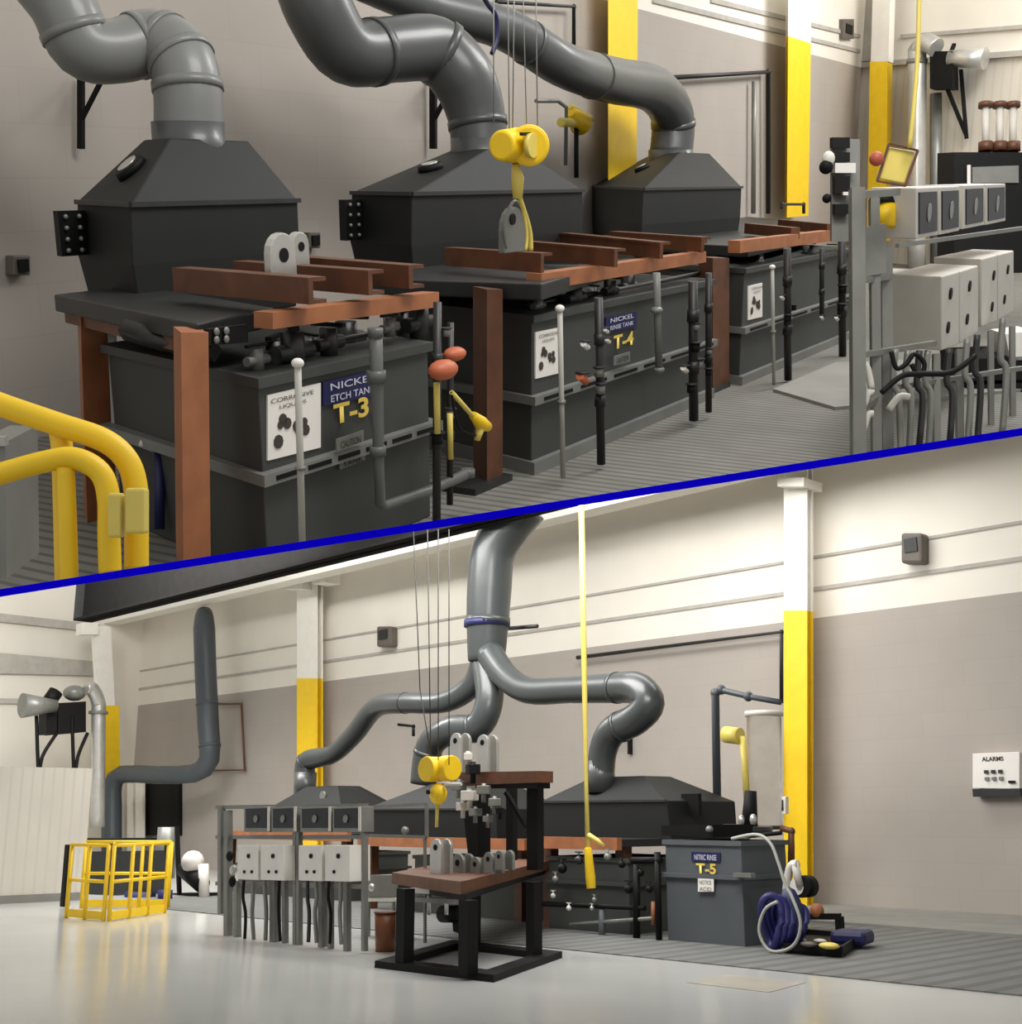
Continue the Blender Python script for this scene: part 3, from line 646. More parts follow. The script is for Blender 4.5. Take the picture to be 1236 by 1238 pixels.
# control rack
T = thing('control_rack', 'galvanised channel rack carrying the gauge panels and control boxes at right', 'rack', at(1040, 545, D=8.8))
for (x0, x1, w, D, yt) in ((1036, 1038, 16, 8.8, 228), (1057, 1060, 11, 9.0, 240), (1071, 1073, 13, 9.2, 300), (1132, 1133, 8, 9.5, 428), (1160, 1161, 8, 9.9, 422), (1198, 1199, 6, 10.4, 400), (1224, 1225, 6, 10.8, 395)):
    p = at(x0, yt, D=D); part('upright', MB().beam(p, at(x1, 575, D=D), RM.m(p, w), RM.m(p, w), up=bx), ZINC, T)
for (x0, y0, x1, y1, D0_, D1_, w) in ((1030, 236, 1085, 232, 8.8, 9.3, 9), (1035, 340, 1078, 334, 8.8, 9.2, 7), (1035, 430, 1130, 415, 8.8, 9.4, 7), (1070, 470, 1236, 445, 9, 10.5, 6), (1035, 500, 1075, 470, 8.8, 9.1, 7), (1085, 297, 1236, 276, 9.3, 10.6, 5)):
    p = at(x0, y0, D=D0_); part('cross_rail', MB().beam(p, at(x1, y1, D=D1_), RM.m(p, w), RM.m(p, w)), ZINC, T)
part('gusset_plate', MB().prism(dq([(1044, 275), (1072, 270), (1072, 330), (1044, 335)], 8.95), bx * .03), ZINC, T)
for i, (x0, y0, x1, y1) in enumerate(((1045, 440, 1054, 470), (1045, 490, 1056, 475), (1044, 520, 1056, 500), (1075, 495, 1100, 480))):
    part('conduit_elbow', MB().tube(smooth_path([at(x0, y0, D=8.85), at((x0 + x1) / 2, (y0 + y1) / 2 - 8, D=8.85), at(x1, y1, D=8.85)], 4), .025, 8), BOXGREY, T)
Xd = V((1, 0, 0))
def ctl(lab, xf0, xf1, yt0, yt1, yb0, yb1, Y, dpt, knobs, group=None):
    q = [at(xf0, yt0, Y=Y), at(xf1, yt1, Y=Y), at(xf1, yb1, Y=Y), at(xf0, yb0, Y=Y)]; T = thing('control_box', lab, 'control box', q[3])
    part('enclosure', MB().prism(q, (dpt * .15, dpt, 0)), BOXGREY, T, bevel=.012)
    for (x, y) in knobs: p = at(x, y, Y=Y - .015); part('knob', MB().tube([p, p + V((0, .02, 0))], .05, 12), BLACK, T)
    return T
ctl('large light grey control box, nearest end of the rack, big blank side showing', 1139, 1160, 334, 328, 424, 416, 1.9, .62, [(1151, 355), (1148, 396)])
ctl('light grey control box second from the near end, dark dial above', 1161, 1183, 328, 321, 415, 402, 1.9, .45, [(1174, 346), (1171, 386)])
ctl('light grey control box third from the near end of the rack', 1187, 1206, 313, 308, 395, 388, 1.9, .45, [(1203, 333), (1201, 371)])
ctl('light grey control box at the far right end of the rack', 1207, 1226, 308, 303, 387, 376, 1.9, .45, [(1220, 326), (1216, 362)])
def gauge(lab, x0, x1, yt0, yt1, yb0, yb1, Y):
    q = [at(x0, yt0, Y=Y), at(x1, yt1, Y=Y), at(x1, yb1, Y=Y), at(x0, yb0, Y=Y)]; T = thing('gauge_panel', lab, 'gauge panel', q[3], None)
    part('case', MB().prism(q, (.06, .35, 0)), BOXGREY, T, bevel=.008)
    c = sum(q, V()) / 4; part('window', MB().prism([c + (p - c) * .82 + V((0, -.012, 0)) for p in q], (0, .01, 0)), GLASSD, T)
    part('dial', MB().tube([c + V((0, -.014, 0)), c + V((0, -.02, 0))], (q[0] - q[3]).length * .18, 14), ZINC, T)
gauge('gauge panel nearest on the rack, with pale blank side', 1108, 1134, 227, 226, 289, 284, 2.0)
gauge('second gauge panel from the near end of the rack', 1136, 1160, 226, 225, 284, 279, 2.0)
gauge('third gauge panel from the near end of the rack', 1165, 1190, 224, 223, 277, 272, 2.0)
gauge('gauge panel at the far end of the rack near the right edge', 1192, 1216, 223, 222, 272, 267, 2.0)
# flexible conduits below the boxes
def cable(lab, pts, w, D, m=ZINC, name='cable', cat='cable'):
    single(name, MB().tube(smooth_path([at(x, y, D=D) for x, y in pts], 5), RM.m(at(pts[0][0], pts[0][1], D=D), w) / 2, 10), m, lab, cat)
for i, (x, y0, x2, y2, m_) in enumerate(((1083, 422, 1090, 545, ZINC), (1098, 424, 1098, 540, ZINC), (1112, 424, 1108, 545, BLKTOP), (1122, 424, 1121, 540, ZINC), (1148, 422, 1146, 540, BLKTOP), (1170, 410, 1168, 535, ZINC), (1182, 405, 1180, 530, BLKTOP), (1213, 385, 1210, 520, ZINC))):
    cable(['pale conduit dropping from the left edge of the nearest control box', 'pale conduit just right of the first under the nearest box', 'dark conduit under the middle of the nearest box side', 'pale conduit below the front corner of the nearest box',
           'dark conduit under the dials of the nearest box', 'pale conduit under the second control box', 'dark conduit between second and third control box', 'pale conduit under the rightmost control box'][i], [(x, y0), (x - 3, (y0 + y2) / 2 - 20), (x + 4, (y0 + y2) / 2), (x2, y2 + 30)], 8, 9.0 + i * .12, m_, 'flexible_conduit', 'conduit')
cable('black cable loop sagging under the nearest control box', [(1078, 425), (1084, 445), (1096, 440), (1106, 428), (1118, 440), (1112, 455), (1102, 440)], 6, 8.75, BLACK)
cable('black cable sweeping right below the nearest control box', [(1066, 475), (1090, 455), (1110, 452), (1150, 450), (1180, 430)], 7, 8.7, BLACK)
T = thing('equipment_cart', 'black equipment cart behind the rack legs at the right edge', 'cart', at(1195, 485, D=12))
part('cart_body', MB().prism(dq([(1170, 434), (1260, 430), (1260, 458), (1170, 461)], 12), bx * .8), BLACK, T); part('lower_shelf', MB().prism(dq([(1170, 466), (1260, 462), (1260, 480), (1170, 484)], 12), bx * .8), BLACK, T)
part('white_tub', MB().prism(dq([(1216, 404), (1250, 400), (1250, 434), (1222, 436)], 12), bx * .4), WHITE, T)
for x in (1178, 1232): part('leg', MB().beam(at(x, 484, D=12.2), at(x, 500, D=12.2), .05, .05, up=bx), BLACK, T)
# yellow guardrail
T = thing('guard_rail', 'large yellow guard rail of two bent pipes at the lower left of the bay', 'rail', at(80, 700, D=3.6))
def dt(pts, w, D, sm=6, n=20):
    P = [at(x, y, D=d) for x, y, d in pts]; return MB().tube(smooth_path(P, sm), RM.m(P[-1], w) / 2, n)
part('top_rail', dt([(-60, 465, 3.6), (0, 489, 3.6), (70, 513, 3.6), (125, 532, 3.6), (153, 556, 3.6), (164, 590, 3.6), (165, 640, 3.6), (165, 720, 3.6)], 29, 3.6), YEL, T)
part('inner_rail', dt([(-60, 590, 3.5), (0, 573, 3.5), (55, 558, 3.5), (90, 554, 3.5), (120, 570, 3.5), (131, 600, 3.5), (132, 650, 3.5), (134, 720, 3.5)], 27, 3.5), YEL, T)
part('post', dt([(72, 520, 3.65), (76, 560, 3.65), (80, 720, 3.65)], 26, 3.65), YEL, T)
part('post', dt([(79, 565, 3.5), (82, 640, 3.5), (84, 720, 3.5)], 22, 3.5), YEL, T)
for x, y0, y1, w in ((141, 596, 650, 16), (166, 590, 645, 24)):
    p = at(x, y0, D=3.42); part('bracket_clamp', MB().beam(p, at(x, y1, D=3.42), RM.m(p, w), .05, up=bx), YELP, T, bevel=.008)
T = thing('grey_tub', 'grey metal edge of a tub at the far left border', 'tub', at(5, 690, D=4.2))
part('shell', MB().prism(dq([(-30, 535), (6, 535), (8, 700), (-30, 700)], 4.2), bx * .3), ZINC, T); part('rim', MB().beam(at(-30, 533, D=4.18), at(8, 533, D=4.18), .03, .03), STEEL, T)
T = thing('floor_drain_pipe', 'thin white pipe loop with blue valve behind the nearest bench leg', 'pipe', at(190, 660, D=7.0))
part('tube', MB().tube(smooth_path([at(170, 535, D=7), at(190, 542, D=7), at(210, 540, D=7)], 4), .025, 10), BOXGREY, T); part('tube', MB().tube([at(193, 540, D=7), at(193, 640, D=7)], .03, 10), NAVY, T)
part('hose', MB().tube(smooth_path([at(190, 420, D=7), at(192, 480, D=7), at(205, 515, D=7), at(207, 560, D=7)], 5), .03, 10), BLACK, T); part('strut', MB().beam(at(135, 390, D=7.4), at(142, 560, D=7.4), .04, .04, up=bx), ZINC, T)

# ================================================================== LOWER HALL
RM = LO
YL = 19.45
struct('floor', MB().prism([V((6, -6, -.1)), V((6, YL + .2, -.1)), V((-46, YL + .2, -.1)), V((-46, -6, -.1))], (0, 0, .1)), FLOOR)
zc = 5.02; XL = -38.0
struct('wall_back_lower', MB().prism([V((XL, YL, 0)), V((5, YL, 0)), V((5, YL, zc)), V((XL, YL, zc))], (0, .3, 0)), GREYWALL)
struct('wall_back_lower_white', MB().prism([V((XL, YL, zc)), V((5, YL, zc)), V((5, YL, 11)), V((XL, YL, 11))], (0, .3, 0)), WHITEWALL)
for z, t in ((5.55, .07), (6.14, .05)): struct('trim_7', MB().box((XL / 2 + 2, YL - .01, z), (43 + 0, .04, t)), SEAM)
struct('wall_left', MB().prism([V((XL, -2, 0)), V((XL, YL, 0)), V((XL, YL, 14)), V((XL, -2, 14))], (-.3, 0, 0)), WHITEWALL)
# shelf of grating strip and kerb
g0, g1 = 10.85, 16.37
struct('floor_grating', MB().prism([V((-22.5, g0, .001)), V((3, g0 + .6, .001)), V((3, g1, .001)), V((-22.5, g1, .001))], (0, 0, .012)), GRATE_L)
struct('trim_8', MB().prism([V((-26, g1, .001)), V((3, g1, .001)), V((3, YL, .001)), V((-26, YL, .001))], (0, 0, .05)), CONC)
struct('floor_patch', MB().prism(quad([(830, 1188), (880, 1178), (975, 1188), (930, 1200)], Z=.002), (0, 0, .003)), PLATE)
# runway beams
z1 = at(345, 716, Y=18.3).z
yb = 18.3
def along(x, y, Y): return at(x, y, Y=Y)
zg = at(345, 706, Y=yb).z
T = None
struct('trim_9', MB().box((-15.5, yb, zg + .14), (46, .5, .28)), WHITECOL)
struct('trim_10', MB().box((-15.5, yb + .5, zg + .55), (46, .6, .55)), WHITECOL)
zk = at(340, 693, Y=14.1).z; xk = at(101, 740, Y=14.1).x
T = thing('crane_girder', 'long dark crane girder running along the top of the lower hall', 'girder', (xk, 14.1, zk))
part('web', MB().box(((xk + 6) / 2 - 0, 14.1, zk + 1.2), (6 - xk, .06, 2.4)), GIRD, T)
part('bottom_flange', MB().box(((xk + 6) / 2, 14.1, zk + .03), (6 - xk, .5, .06)), GIRD, T)
part('end_plate', MB().box((xk, 14.1, zk + 1.2), (.05, .5, 2.4)), BLKTOP, T)
# columns
def lcol(x, w, ysplit, ybot, ytop, Y, lab, deep=.16):
    T = thing('building_column', lab, 'column', at(x, ybot, Y=Y))
    def seg(y0, y1):
        m_ = MB(); A = quad([(x - w / 2, y0), (x + w / 2, y0), (x + w / 2, y1), (x - w / 2, y1)], Y=Y)
        m_.prism(A, (0, .04, 0)); m_.prism([p + V((0, deep, 0)) for p in A], (0, .04, 0))
        mt_ = (A[0] + A[1]) / 2; mbm = (A[2] + A[3]) / 2
        m_.prism([mt_ + V((-.02, .04, 0)), mt_ + V((.02, .04, 0)), mbm + V((.02, .04, 0)), mbm + V((-.02, .04, 0))], (0, deep - .04, 0)); return m_
    part('upper_shaft', seg(ytop, ysplit), WHITECOL, T, 'white painted upper shaft'); part('lower_shaft', seg(ysplit, ybot), YEL, T, 'yellow painted lower shaft')
    return T
T = lcol(962, 28, 738, 1095, 560, YL - .55, 'tall yellow and white column right of the clear vessel in the lower hall'); part('beam_seat', MB().prism(quad([(940, 577), (972, 577), (972, 588), (940, 588)], Y=YL - .8), (0, .6, 0)), WHITECOL, T)
T = lcol(371, 24, 820, 1075, 690, YL - .5, 'yellow and white column behind the leftmost hood of the lower hall'); part('beam_seat', MB().prism(quad([(342, 692), (366, 692), (366, 712), (342, 712)], Y=YL - .8), (0, .5, 0)), WHITECOL, T); part('beam_seat', MB().prism(quad([(377, 690), (393, 688), (393, 704), (377, 706)], Y=YL - .8), (0, .5, 0)), WHITECOL, T)
T = thing('building_column', 'narrow yellow and white corner column beside the silver pipe', 'column', at(140, 1046, X=-36.2)); XQ = -36.2
part('upper_shaft', MB().prism([at(x, y, X=XQ) for x, y in ((113, 757), (134, 757), (139, 853), (119, 853))], (-.2, .0, 0)), WHITECOL, T, 'white painted upper shaft')
part('lower_shaft', MB().prism([at(x, y, X=XQ) for x, y in ((126, 853), (144, 853), (148, 1050), (130, 1050))], (-.2, .0, 0)), YEL, T, 'yellow painted lower shaft')
part('beam_seat', MB().prism([at(x, y, X=XQ + .2) for x, y in ((99, 753), (119, 753), (119, 767), (99, 767))], (-.4, 0, 0)), WHITECOL, T)
# left wall details
def onleft(x, y, k=.05): return at(x, y, X=XL + k)
struct('trim_11', MB().beam(onleft(-20, 745), onleft(118, 760), .25, .25), SEAM)
struct('trim_12', MB().prism([onleft(-20, 788), onleft(115, 800), onleft(115, 817), onleft(-20, 814)], (.1, 0, 0)), SEAM)
struct('trim_13', MB().beam(onleft(-20, 847), onleft(30, 848), .15, .15), SEAM)
XP = -23.1; pa, pb = at(-30, 926, X=XP), at(112, 929, X=XP)
struct('wall_partition', MB().prism([V((XP, pa.y, 0)), V((XP, pb.y, 0)), V((XP, pb.y, pb.z)), V((XP, pa.y, pa.z))], (-.1, 0, 0)), CORR)
struct('baseboard_left', MB().prism([V((XP, pa.y, 0)), V((XP, pb.y, 0)), V((XP, pb.y, .14)), V((XP, pa.y, .14))], (.03, 0, 0)), CONC)
# white wall panel with buttons
T = thing('alarm_panel', 'white square wall panel with heading and six small marks at right', 'panel', at(1205, 955, Y=YL - .2))
q = quad([(1176, 911), (1233, 909), (1233, 954), (1176, 953)], Y=YL - .22); c = part('enclosure', MB().prism(q, (0, .22, 0)), PAPER, T, bevel=.01)
w = q[1].x - q[0].x; h = q[0].z - q[3].z
text('ALARMS', q[3] + V((w * .26, -.006, h * .76)), w * .46, h * .13, INK, T, 'heading', t=0, bold=.03)
for i in range(3):
    for j in range(2):
        p = q[3] + V((w * (.34 + .15 * i), -.02, h * (.46 - .2 * j))); part('indicator', MB().box(p, (w * .08, .03, h * .1)), BLKTOP if j == 0 else ZINC, T)
part('latch', MB().box(q[3] + V((w * .86, -.02, h * .16)), (w * .13, .04, h * .07)), BLACK, T)
part('bottom_shroud', MB().box((q[2] + q[3]) / 2 + V((0, .1, -.06)), (w, .2, .12)), BLKTOP, T)
def lamp(x0, y0, x1, y1, lab):
    q = quad([(x0, y0), (x1, y0), (x1, y1), (x0, y1)], Y=YL - .25); T = thing('wall_lamp', lab, 'lamp', q[3])
    part('housing', MB().prism(q, (0, .25, 0)), OUT, T, bevel=.05)
    c = sum(q, V()) / 4; part('grille', MB().box(c + V((0, -.01, .05)), ((q[1].x - q[0].x) * .6, .03, (q[0].z - q[3].z) * .45)), BLKTOP, T)
lamp(1089, 644, 1115, 681, 'dark rounded wall lamp high on the right side of the white wall'); lamp(455, 757, 472, 782, 'small dark wall lamp high between the column and the main duct')
# ducts of the lower hall
YD = 14.8
T = ductwork('thick dark main duct dropping from the ceiling and splitting over the row', [(640, 610, 15.2), (612, 640, 15.0), (596, 670, 14.9), (592, 710, 14.9), (590, 750, 14.9), (588, 800, 14.9)], [50, 56, 54, 54, 52, 44], YD, [4.0], DUCTL)
T = ductwork('left branch duct winding down to the leftmost hood', [(588, 785, 14.9), (574, 825, 14.9), (540, 848, 14.9), (490, 850, 15), (455, 855, 15.2), (428, 888, 15.4), (402, 912, 15.5), (376, 918, 15.5), (369, 926, 15.5), (369, 951, 15.5)], [34, 28, 26, 25, 25, 24, 22, 24, 25, 26], YD, [3.05, 7.6], DUCTL, collar=.3)
T = ductwork('middle branch duct curling down behind the yellow hoist', [(588, 800, 14.9), (592, 845, 14.7), (578, 878, 14.6), (545, 883, 14.5), (520, 902, 14.5), (512, 948, 14.5)], [38, 34, 34, 34, 34, 32], YD, [2.3, 4.2], DUCTL)
T = ductwork('right branch duct looping around to the large right hood', [(592, 790, 14.8), (612, 818, 14.7), (640, 835, 14.6), (690, 834, 14.5), (738, 832, 14.4), (770, 832, 14.3), (785, 850, 14.2), (768, 870, 14.2), (740, 885, 14.2), (729, 910, 14.2), (727, 940, 14.2)], [34, 32, 32, 32, 36, 40, 38, 38, 36, 34, 32], YD, [4.2, 7.6], DUCTL, collar=.25)
ring = MB(); p = at(589, 750, Y=14.9); part('blue_clamp', MB().tube([p, p + V((0, 0, -.12))], RM.m(p, 56) / 2, 24), NAVY, thing('duct_clamp', 'dark blue clamp around the main duct below the girder', 'clamp', p))
pipe('dark bracket rod sticking right from the main duct clamp', [(612, 760), (650, 757)], 5, 15.5, name='bracket_rod', cat='rod')
pipe('dark bracket behind the middle branch duct', [(482, 876), (500, 878), (500, 890)], 4, 15.5, name='bracket_rod', cat='rod')
bracket(762, 872, 912, -1, 'dark diagonal wall bracket under the looping right duct', 6, YL - .05)
ductwork('tall blue grey duct dropping at left then running level to the corner', [(247, 742, 18.6), (247, 760, 18.4), (249, 820, 18.4), (252, 880, 18.4), (253, 918, 18.4), (235, 935, 18.3), (190, 937, 18), (148, 936, 17.8), (136, 950, 17.7), (135, 975, 17.7), (135, 1044, 17.7)], [20, 26, 26, 26, 25, 22, 21, 21, 23, 24, 24], 18, [2.6, 3.9], DUCTB, sm=2)
pipe('thin rust brown rectangular pipe loop beside the tall left duct', [(262, 851), (292, 851), (296, 931), (200, 932)], 3, YL - .1, RUSTD)
pipe('black wall pipe running right along the paint line to the tall column', [(698, 795), (945, 764), (945, 850)], 5, YL - .15)
pipe('grey thick pipe rising from the right tank and turning right', [(868, 1004), (865, 838), (872, 834), (905, 842), (944, 849)], [10, 11, 8, 7, 7], 15.5, DUCTB, name='riser_pipe', base=at(868, 1004, Y=15.5))
pipe('brown black pipe bend at the foot of the yellow column', [(940, 880), (942, 990)], 5, 18.8, RUSTD)
pipe('rust brown pipe bend in front of the lower yellow column', [(945, 1001), (957, 1005), (957, 1050)], [8, 9, 9], 15.8, RUSTD)
# corner fan and steel pipe
T = thing('steel_vent_pipe', 'silver vent pipe with elbow running down in the lower hall corner', 'pipe', at(118, 1000, X=-34))
part('tube', MB().tube(smooth_path([at(104, 832, X=-34), at(112, 834, X=-34), at(119, 850, X=-34), at(119, 870, X=-34), at(118, 1000, X=-34)], 5), RM.m(at(118, 900, X=-34), 17) / 2, 18), STEEL, T)
p = at(119, 860, X=-34); part('clamp_ring', MB().tube([p, p - V((0, 0, .08))], .27, 18), ZINC, T)
T = thing('exhaust_fan', 'black fan housing with silver horn on brackets in the left corner', 'fan', at(80, 888, X=-34)); XF = -34
def fq(pts, X=XF): return [at(x, y, X=X) for x, y in pts]
part('fan_box', MB().prism(fq([(69, 850), (104, 848), (104, 885), (69, 888)]), (-.8, 0, 0)), BLACK, T); part('motor_box', MB().prism(fq([(56, 862), (70, 862), (70, 888), (56, 888)]), (-.5, 0, 0)), BLACK, T)
part('horn', MB().tube([at(68, 853, X=XF + .2), at(27, 853, X=XF + .2)], [.16, .34], 20), ZINC, T, 'silver horn')
part('motor', MB().tube([at(58, 850, X=XF), at(68, 836, X=XF)], .2, 14), BLACK, T)
part('top_cowl', MB().ball(at(90, 838, X=XF - .3), .32, (1, 1, .7)), ZINC, T)
for x, s in ((47, 1), (90, 1)):
    part('bracket', MB().tube(smooth_path([at(x - 3, 865, X=XF), at(x, 943, X=XF), at(x + 4, 915, X=XF), at(x + 22 - (6 if x > 50 else 0), 886, X=XF)], 4), .05, 6), BLACK, T)
# hoods of the lower hall
def lhood(lab, bot, shl, top, Y, D, flange=False):
    T = thing('fume_hood', lab, 'hood', at(*bot[0], Y=Y)); d = V((0, D, 0)); k = V((0, D * .3, 0))
    f = lambda pr: at(*pr, Y=Y)
    b, s_, t = [(f(a), f(c)) for a, c in (bot, shl, top)]
    for pr in (b, s_, t): zz = (pr[0].z + pr[1].z) / 2; pr[0].z = zz; pr[1].z = zz
    rg = lambda pr, a, dd: [pr[0] + a, pr[1] + a, pr[1] + a + dd, pr[0] + a + dd]
    part('hood_shell', MB().loft([rg(b, V((0, .02, 0)), d * .95), rg(s_, V((0, 0, 0)), d), rg(t, k, d * .4)]), HOOD, T, bevel=.012)
    part('shoulder_seam', MB().beam(s_[0] + V((0, -.012, 0)), s_[1] + V((0, -.012, 0)), .02, .03), BLKTOP, T)
    if flange:
        q = s_[1]; fm = MB().box(q + V((.05, .5, -.05)), (.3, .08, .3)); part('bolted_flange', fm, BLACK, T); part('clamp_knob', MB().ball(q + V((-.15, .4, -.1)), .09), ZINC, T)
lhood('large charcoal hood at the right of the lower row', [(655, 1018), (812, 1020)], [(652, 966), (806, 972)], [(690, 938), (752, 938)], 13.9, 1.6, True)
lhood('charcoal hood in the middle of the lower row behind the hoist', [(440, 1010), (600, 1016)], [(438, 977), (600, 980)], [(496, 946), (560, 946)], 13.9, 1.6)
lhood('small charcoal hood above the gauge panels, leftmost in the lower row', [(325, 1005), (425, 1008)], [(330, 974), (412, 974)], [(350, 950), (388, 950)], 14.8, 1.4)
p = at(392, 962, Y=15.0); single('hood_sight_port', MB().tube([p, p + V((0, -.05, 0))], .09, 14), ZINC, 'small round silver sight port on the leftmost lower hood', 'port')
# benches in the lower hall
def lbench(lab, x0, x1, y0, y1, Y, legs):
    A, B = at(x0, y0, Y=Y), at(x1, y1, Y=Y); B.z = A.z
    T = thing('process_bench', lab, 'bench', V((A.x, Y, 0)))
    part('bench_top', MB().prism([A, B, B + V((0, 1.6, 0)), A + V((0, 1.6, 0))], (0, 0, -.1)), BLKTOP, T)
    part('front_beam', MB().prism([A + V((0, -.1, .02)), B + V((0, -.1, .02)), B + V((0, -.1, -.14)), A + V((0, -.1, -.14))], (0, .1, 0)), RUST, T)
    for x in legs: p = at(x, y1, Y=Y + .1); part('leg', MB().box((p.x, Y + .2, (A.z - .1) / 2), (.16, .16, A.z - .1)), RUSTD, T)
    return A.z
lbench('rust edged bench under the large right hood', 652, 752, 1013, 1018, 12.95, (660, 748))
lbench('rust edged bench behind the empty frame in the middle of the lower hall', 438, 640, 1012, 1022, 13.3, (445, 625))
lbench('rust edged bench behind the four gauge panels', 268, 425, 1005, 1012, 14.2, (275, 415))
# tanks in the lower row
def ltank(lab, x0, x1, ytop, ybot, Y, D, m=TANK, ribs=True, rz=None):
    p0, p1 = at(x0, ybot, Y=Y), at(x1, ybot, Y=Y); zt = at((x0 + x1) / 2, ytop, Y=Y).z
    T = thing('process_tank', lab, 'tank', V((p0.x, Y, 0))); a, b = V((p0.x, Y, 0)), V((p1.x, Y, 0)); d = V((0, D, 0))
    bl_ = lambda z0, z1, o: MB().prism([a + V((-o, -o, z0)), b + V((o, -o, z0)), b + d + V((o, o, z0)), a + d + V((-o, o, z0))], (0, 0, z1 - z0))
    part('tank_body', bl_(0, zt, 0), m, T, bevel=.01); part('top_lip', bl_(zt - .06, zt, .03), m, T); part('girth_rib', bl_(zt * .63, zt * .63 + .05, .05), m, T)
    return T, a, b, zt
T5, a5, b5, z5 = ltank('blue grey freestanding tank with small blue plate at right of the lower row', 808, 901, 1016, 1143, 12.85, .95, TANKB)
label(T5, [(836, 1030), (871, 1031), (871, 1042), (836, 1041)], 12.83, ['NITRIC RINSE'])
q = at(842, 1056, Y=12.82); text('T-5', q, at(866, 1056, Y=12.82).x - q.x, RM.m(q, 12), LETY, T5, 'tank_number', t=0, bold=.03)
label(T5, [(844, 1062), (863, 1062), (863, 1078), (844, 1078)], 12.80, ['NOTICE', 'ACID'], PAPER, ZINC, 'data_plate')
part('rib_bracket', MB().box(at(900, 1058, Y=12.75), (.26, .1, .05)), ZINC, T5)
Ta, _, _, za = ltank('dark tank crowded with valves under the large right hood', 664, 762, 1036, 1136, 13.0, 1.6)
Tb, _, _, _ = ltank('dark tank behind the black press stand', 500, 640, 1036, 1128, 13.5, 1.5)
Tc, _, _, _ = ltank('dark tank behind the control boxes of the lower rack', 285, 420, 1028, 1110, 14.2, 1.4)
# black lid on tank 5 end and gear
T = thing('tank_cover', 'black cover plate between the right hood and the freestanding tank', 'cover', at(800, 1016, Y=13.4)); part('plate', MB().prism(quad([(800, 1010), (862, 1012), (862, 997), (800, 998)], Y=13.4), (0, .9, 0)), BLACK, T); part('valve', MB().ball(at(858, 1003, Y=13.3), .05), ZINC, T)
for i, (x0, y0, x1, y1, m_, w) in enumerate(((765, 1040, 800, 1040, BLACK, 8), (770, 1045, 770, 1135, BLACK, 9), (795, 1030, 797, 1138, BLACK, 8), (690, 1118, 790, 1110, ZINC, 5), (640, 1092, 780, 1098, BLACK, 6), (790, 1090, 790, 1118, RUST, 5), (708, 1130, 708, 1140, BLACK, 6), (728, 1100, 728, 1140, TANKB, 8))):
    pipe(['short black header pipe right of the valve crowded tank', 'black upright pipe at the right side of the valve crowded tank', 'black upright pipe touching the freestanding blue grey tank', 'pale curved drain line low on the valve crowded tank', 'dark level pipe across the valve crowded tank', 'short rust coloured upright marker beside the freestanding tank', 'stub of black pipe at the floor below the right hood', 'grey upright pipe before the valve crowded tank'][i], [(x0, y0), (x1, y1)], w, 12.75, m_, name='process_pipe')
for i, (x, y, s, m_) in enumerate(((669, 1083, 9, BOXGREY), (688, 1098, 9, WHITE), (719, 1088, 9, ZINC), (716, 1098, 8, STEEL), (775, 1055, 12, BLACK), (785, 1075, 12, BLACK), (680, 1050, 16, BLACK), (700, 1040, 14, BLKTOP), (735, 1036, 13, ZINC), (672, 1063, 12, ZINC), (752, 1045, 12, BLACK), (760, 1075, 14, BLACK))):
    p = at(x, y, Y=12.7); r = RM.m(p, s) / 2 * .75; T = thing('valve', ['pale grey valve at the left edge of the valve crowded tank', 'bright white valve cap low on the valve crowded tank', 'grey valve below the yellow pendant', 'silver valve just beneath the grey valve under the pendant', 'black valve on the upright pipe, upper right of the tank', 'black valve right of the drain line beside the blue grey tank', 'black valve high at left of the valve crowded tank', 'dark valve under the bench beam left of the pendant', 'grey valve under the bench right of the pendant', 'grey valve above the pale valve at left', 'black valve at the upper right corner of the dark tank', 'black valve at the right edge of the dark tank, middle height'][i], 'valve', p)
    part('body', MB().ball(p, r, n=12), m_, T); part('stem', MB().tube([p, p + V((0, 0, r * 1.8))], r * .3, 8), m_, T); part('handle', MB().box(p + V((0, 0, r * 1.8)), (r * 2, r * .5, r * .3)), m_, T)
# clear vessel and gear behind tank 5
T = thing('clear_vessel', 'tall clear cylinder vessel with pale rim left of the tall yellow column', 'vessel', at(923, 1000, Y=17)); p, q = at(924, 998, Y=17), at(924, 866, Y=17); r = RM.m(p, 42) / 2
part('cylinder', MB().tube([p, q], r, 28), CLEAR, T); part('rim', MB().tube([q, q + V((0, 0, .08))], r * 1.12, 28), BOXGREY, T); part('base', MB().tube([p, p + V((0, 0, -.06))], r * 1.1, 28), BLKTOP, T)
T = thing('hanging_shower', 'yellow hose and head hanging before the clear vessel', 'shower', at(903, 985, Y=16)); part('head', MB().tube([at(877, 888, Y=16), at(895, 890, Y=16)], [RM.m(at(877, 888, Y=16), 20) / 2] * 2, 16), YELP, T)
part('hose', ptube([(898, 890), (901, 930), (904, 975)], 8, 16, n=10), YELP, T)
T = thing('pump_head', 'dark pump head with silver fittings on top of the blue grey tank', 'pump', at(905, 1005, Y=14.5)); part('housing', MB().tube([at(906, 1006, Y=14.5), at(908, 956, Y=14.5)], [.12, .08], 14), BLACK, T)
part('flange', MB().tube([at(904, 1008, Y=14.5), at(904, 998, Y=14.5)], .34, 18), BLKTOP, T); part('fitting', MB().ball(at(897, 992, Y=14.4), .055, (1, 1, 1.4)), STEEL, T); part('fitting', MB().ball(at(911, 991, Y=14.4), .05, (1, 1, 1.6)), STEEL, T)
pl = thing('pipe_manifold', 'dark level pipe manifold with brass fitting behind the blue grey tank', 'pipe', at(900, 1014, Y=14.2)); part('tube', ptube([(885, 1013), (945, 1007)], 5, 14.2, n=8), BLACK, pl); part('brass_fitting', ptube([(887, 1015), (905, 1013)], 6, 14.0, n=8), OUT, pl)
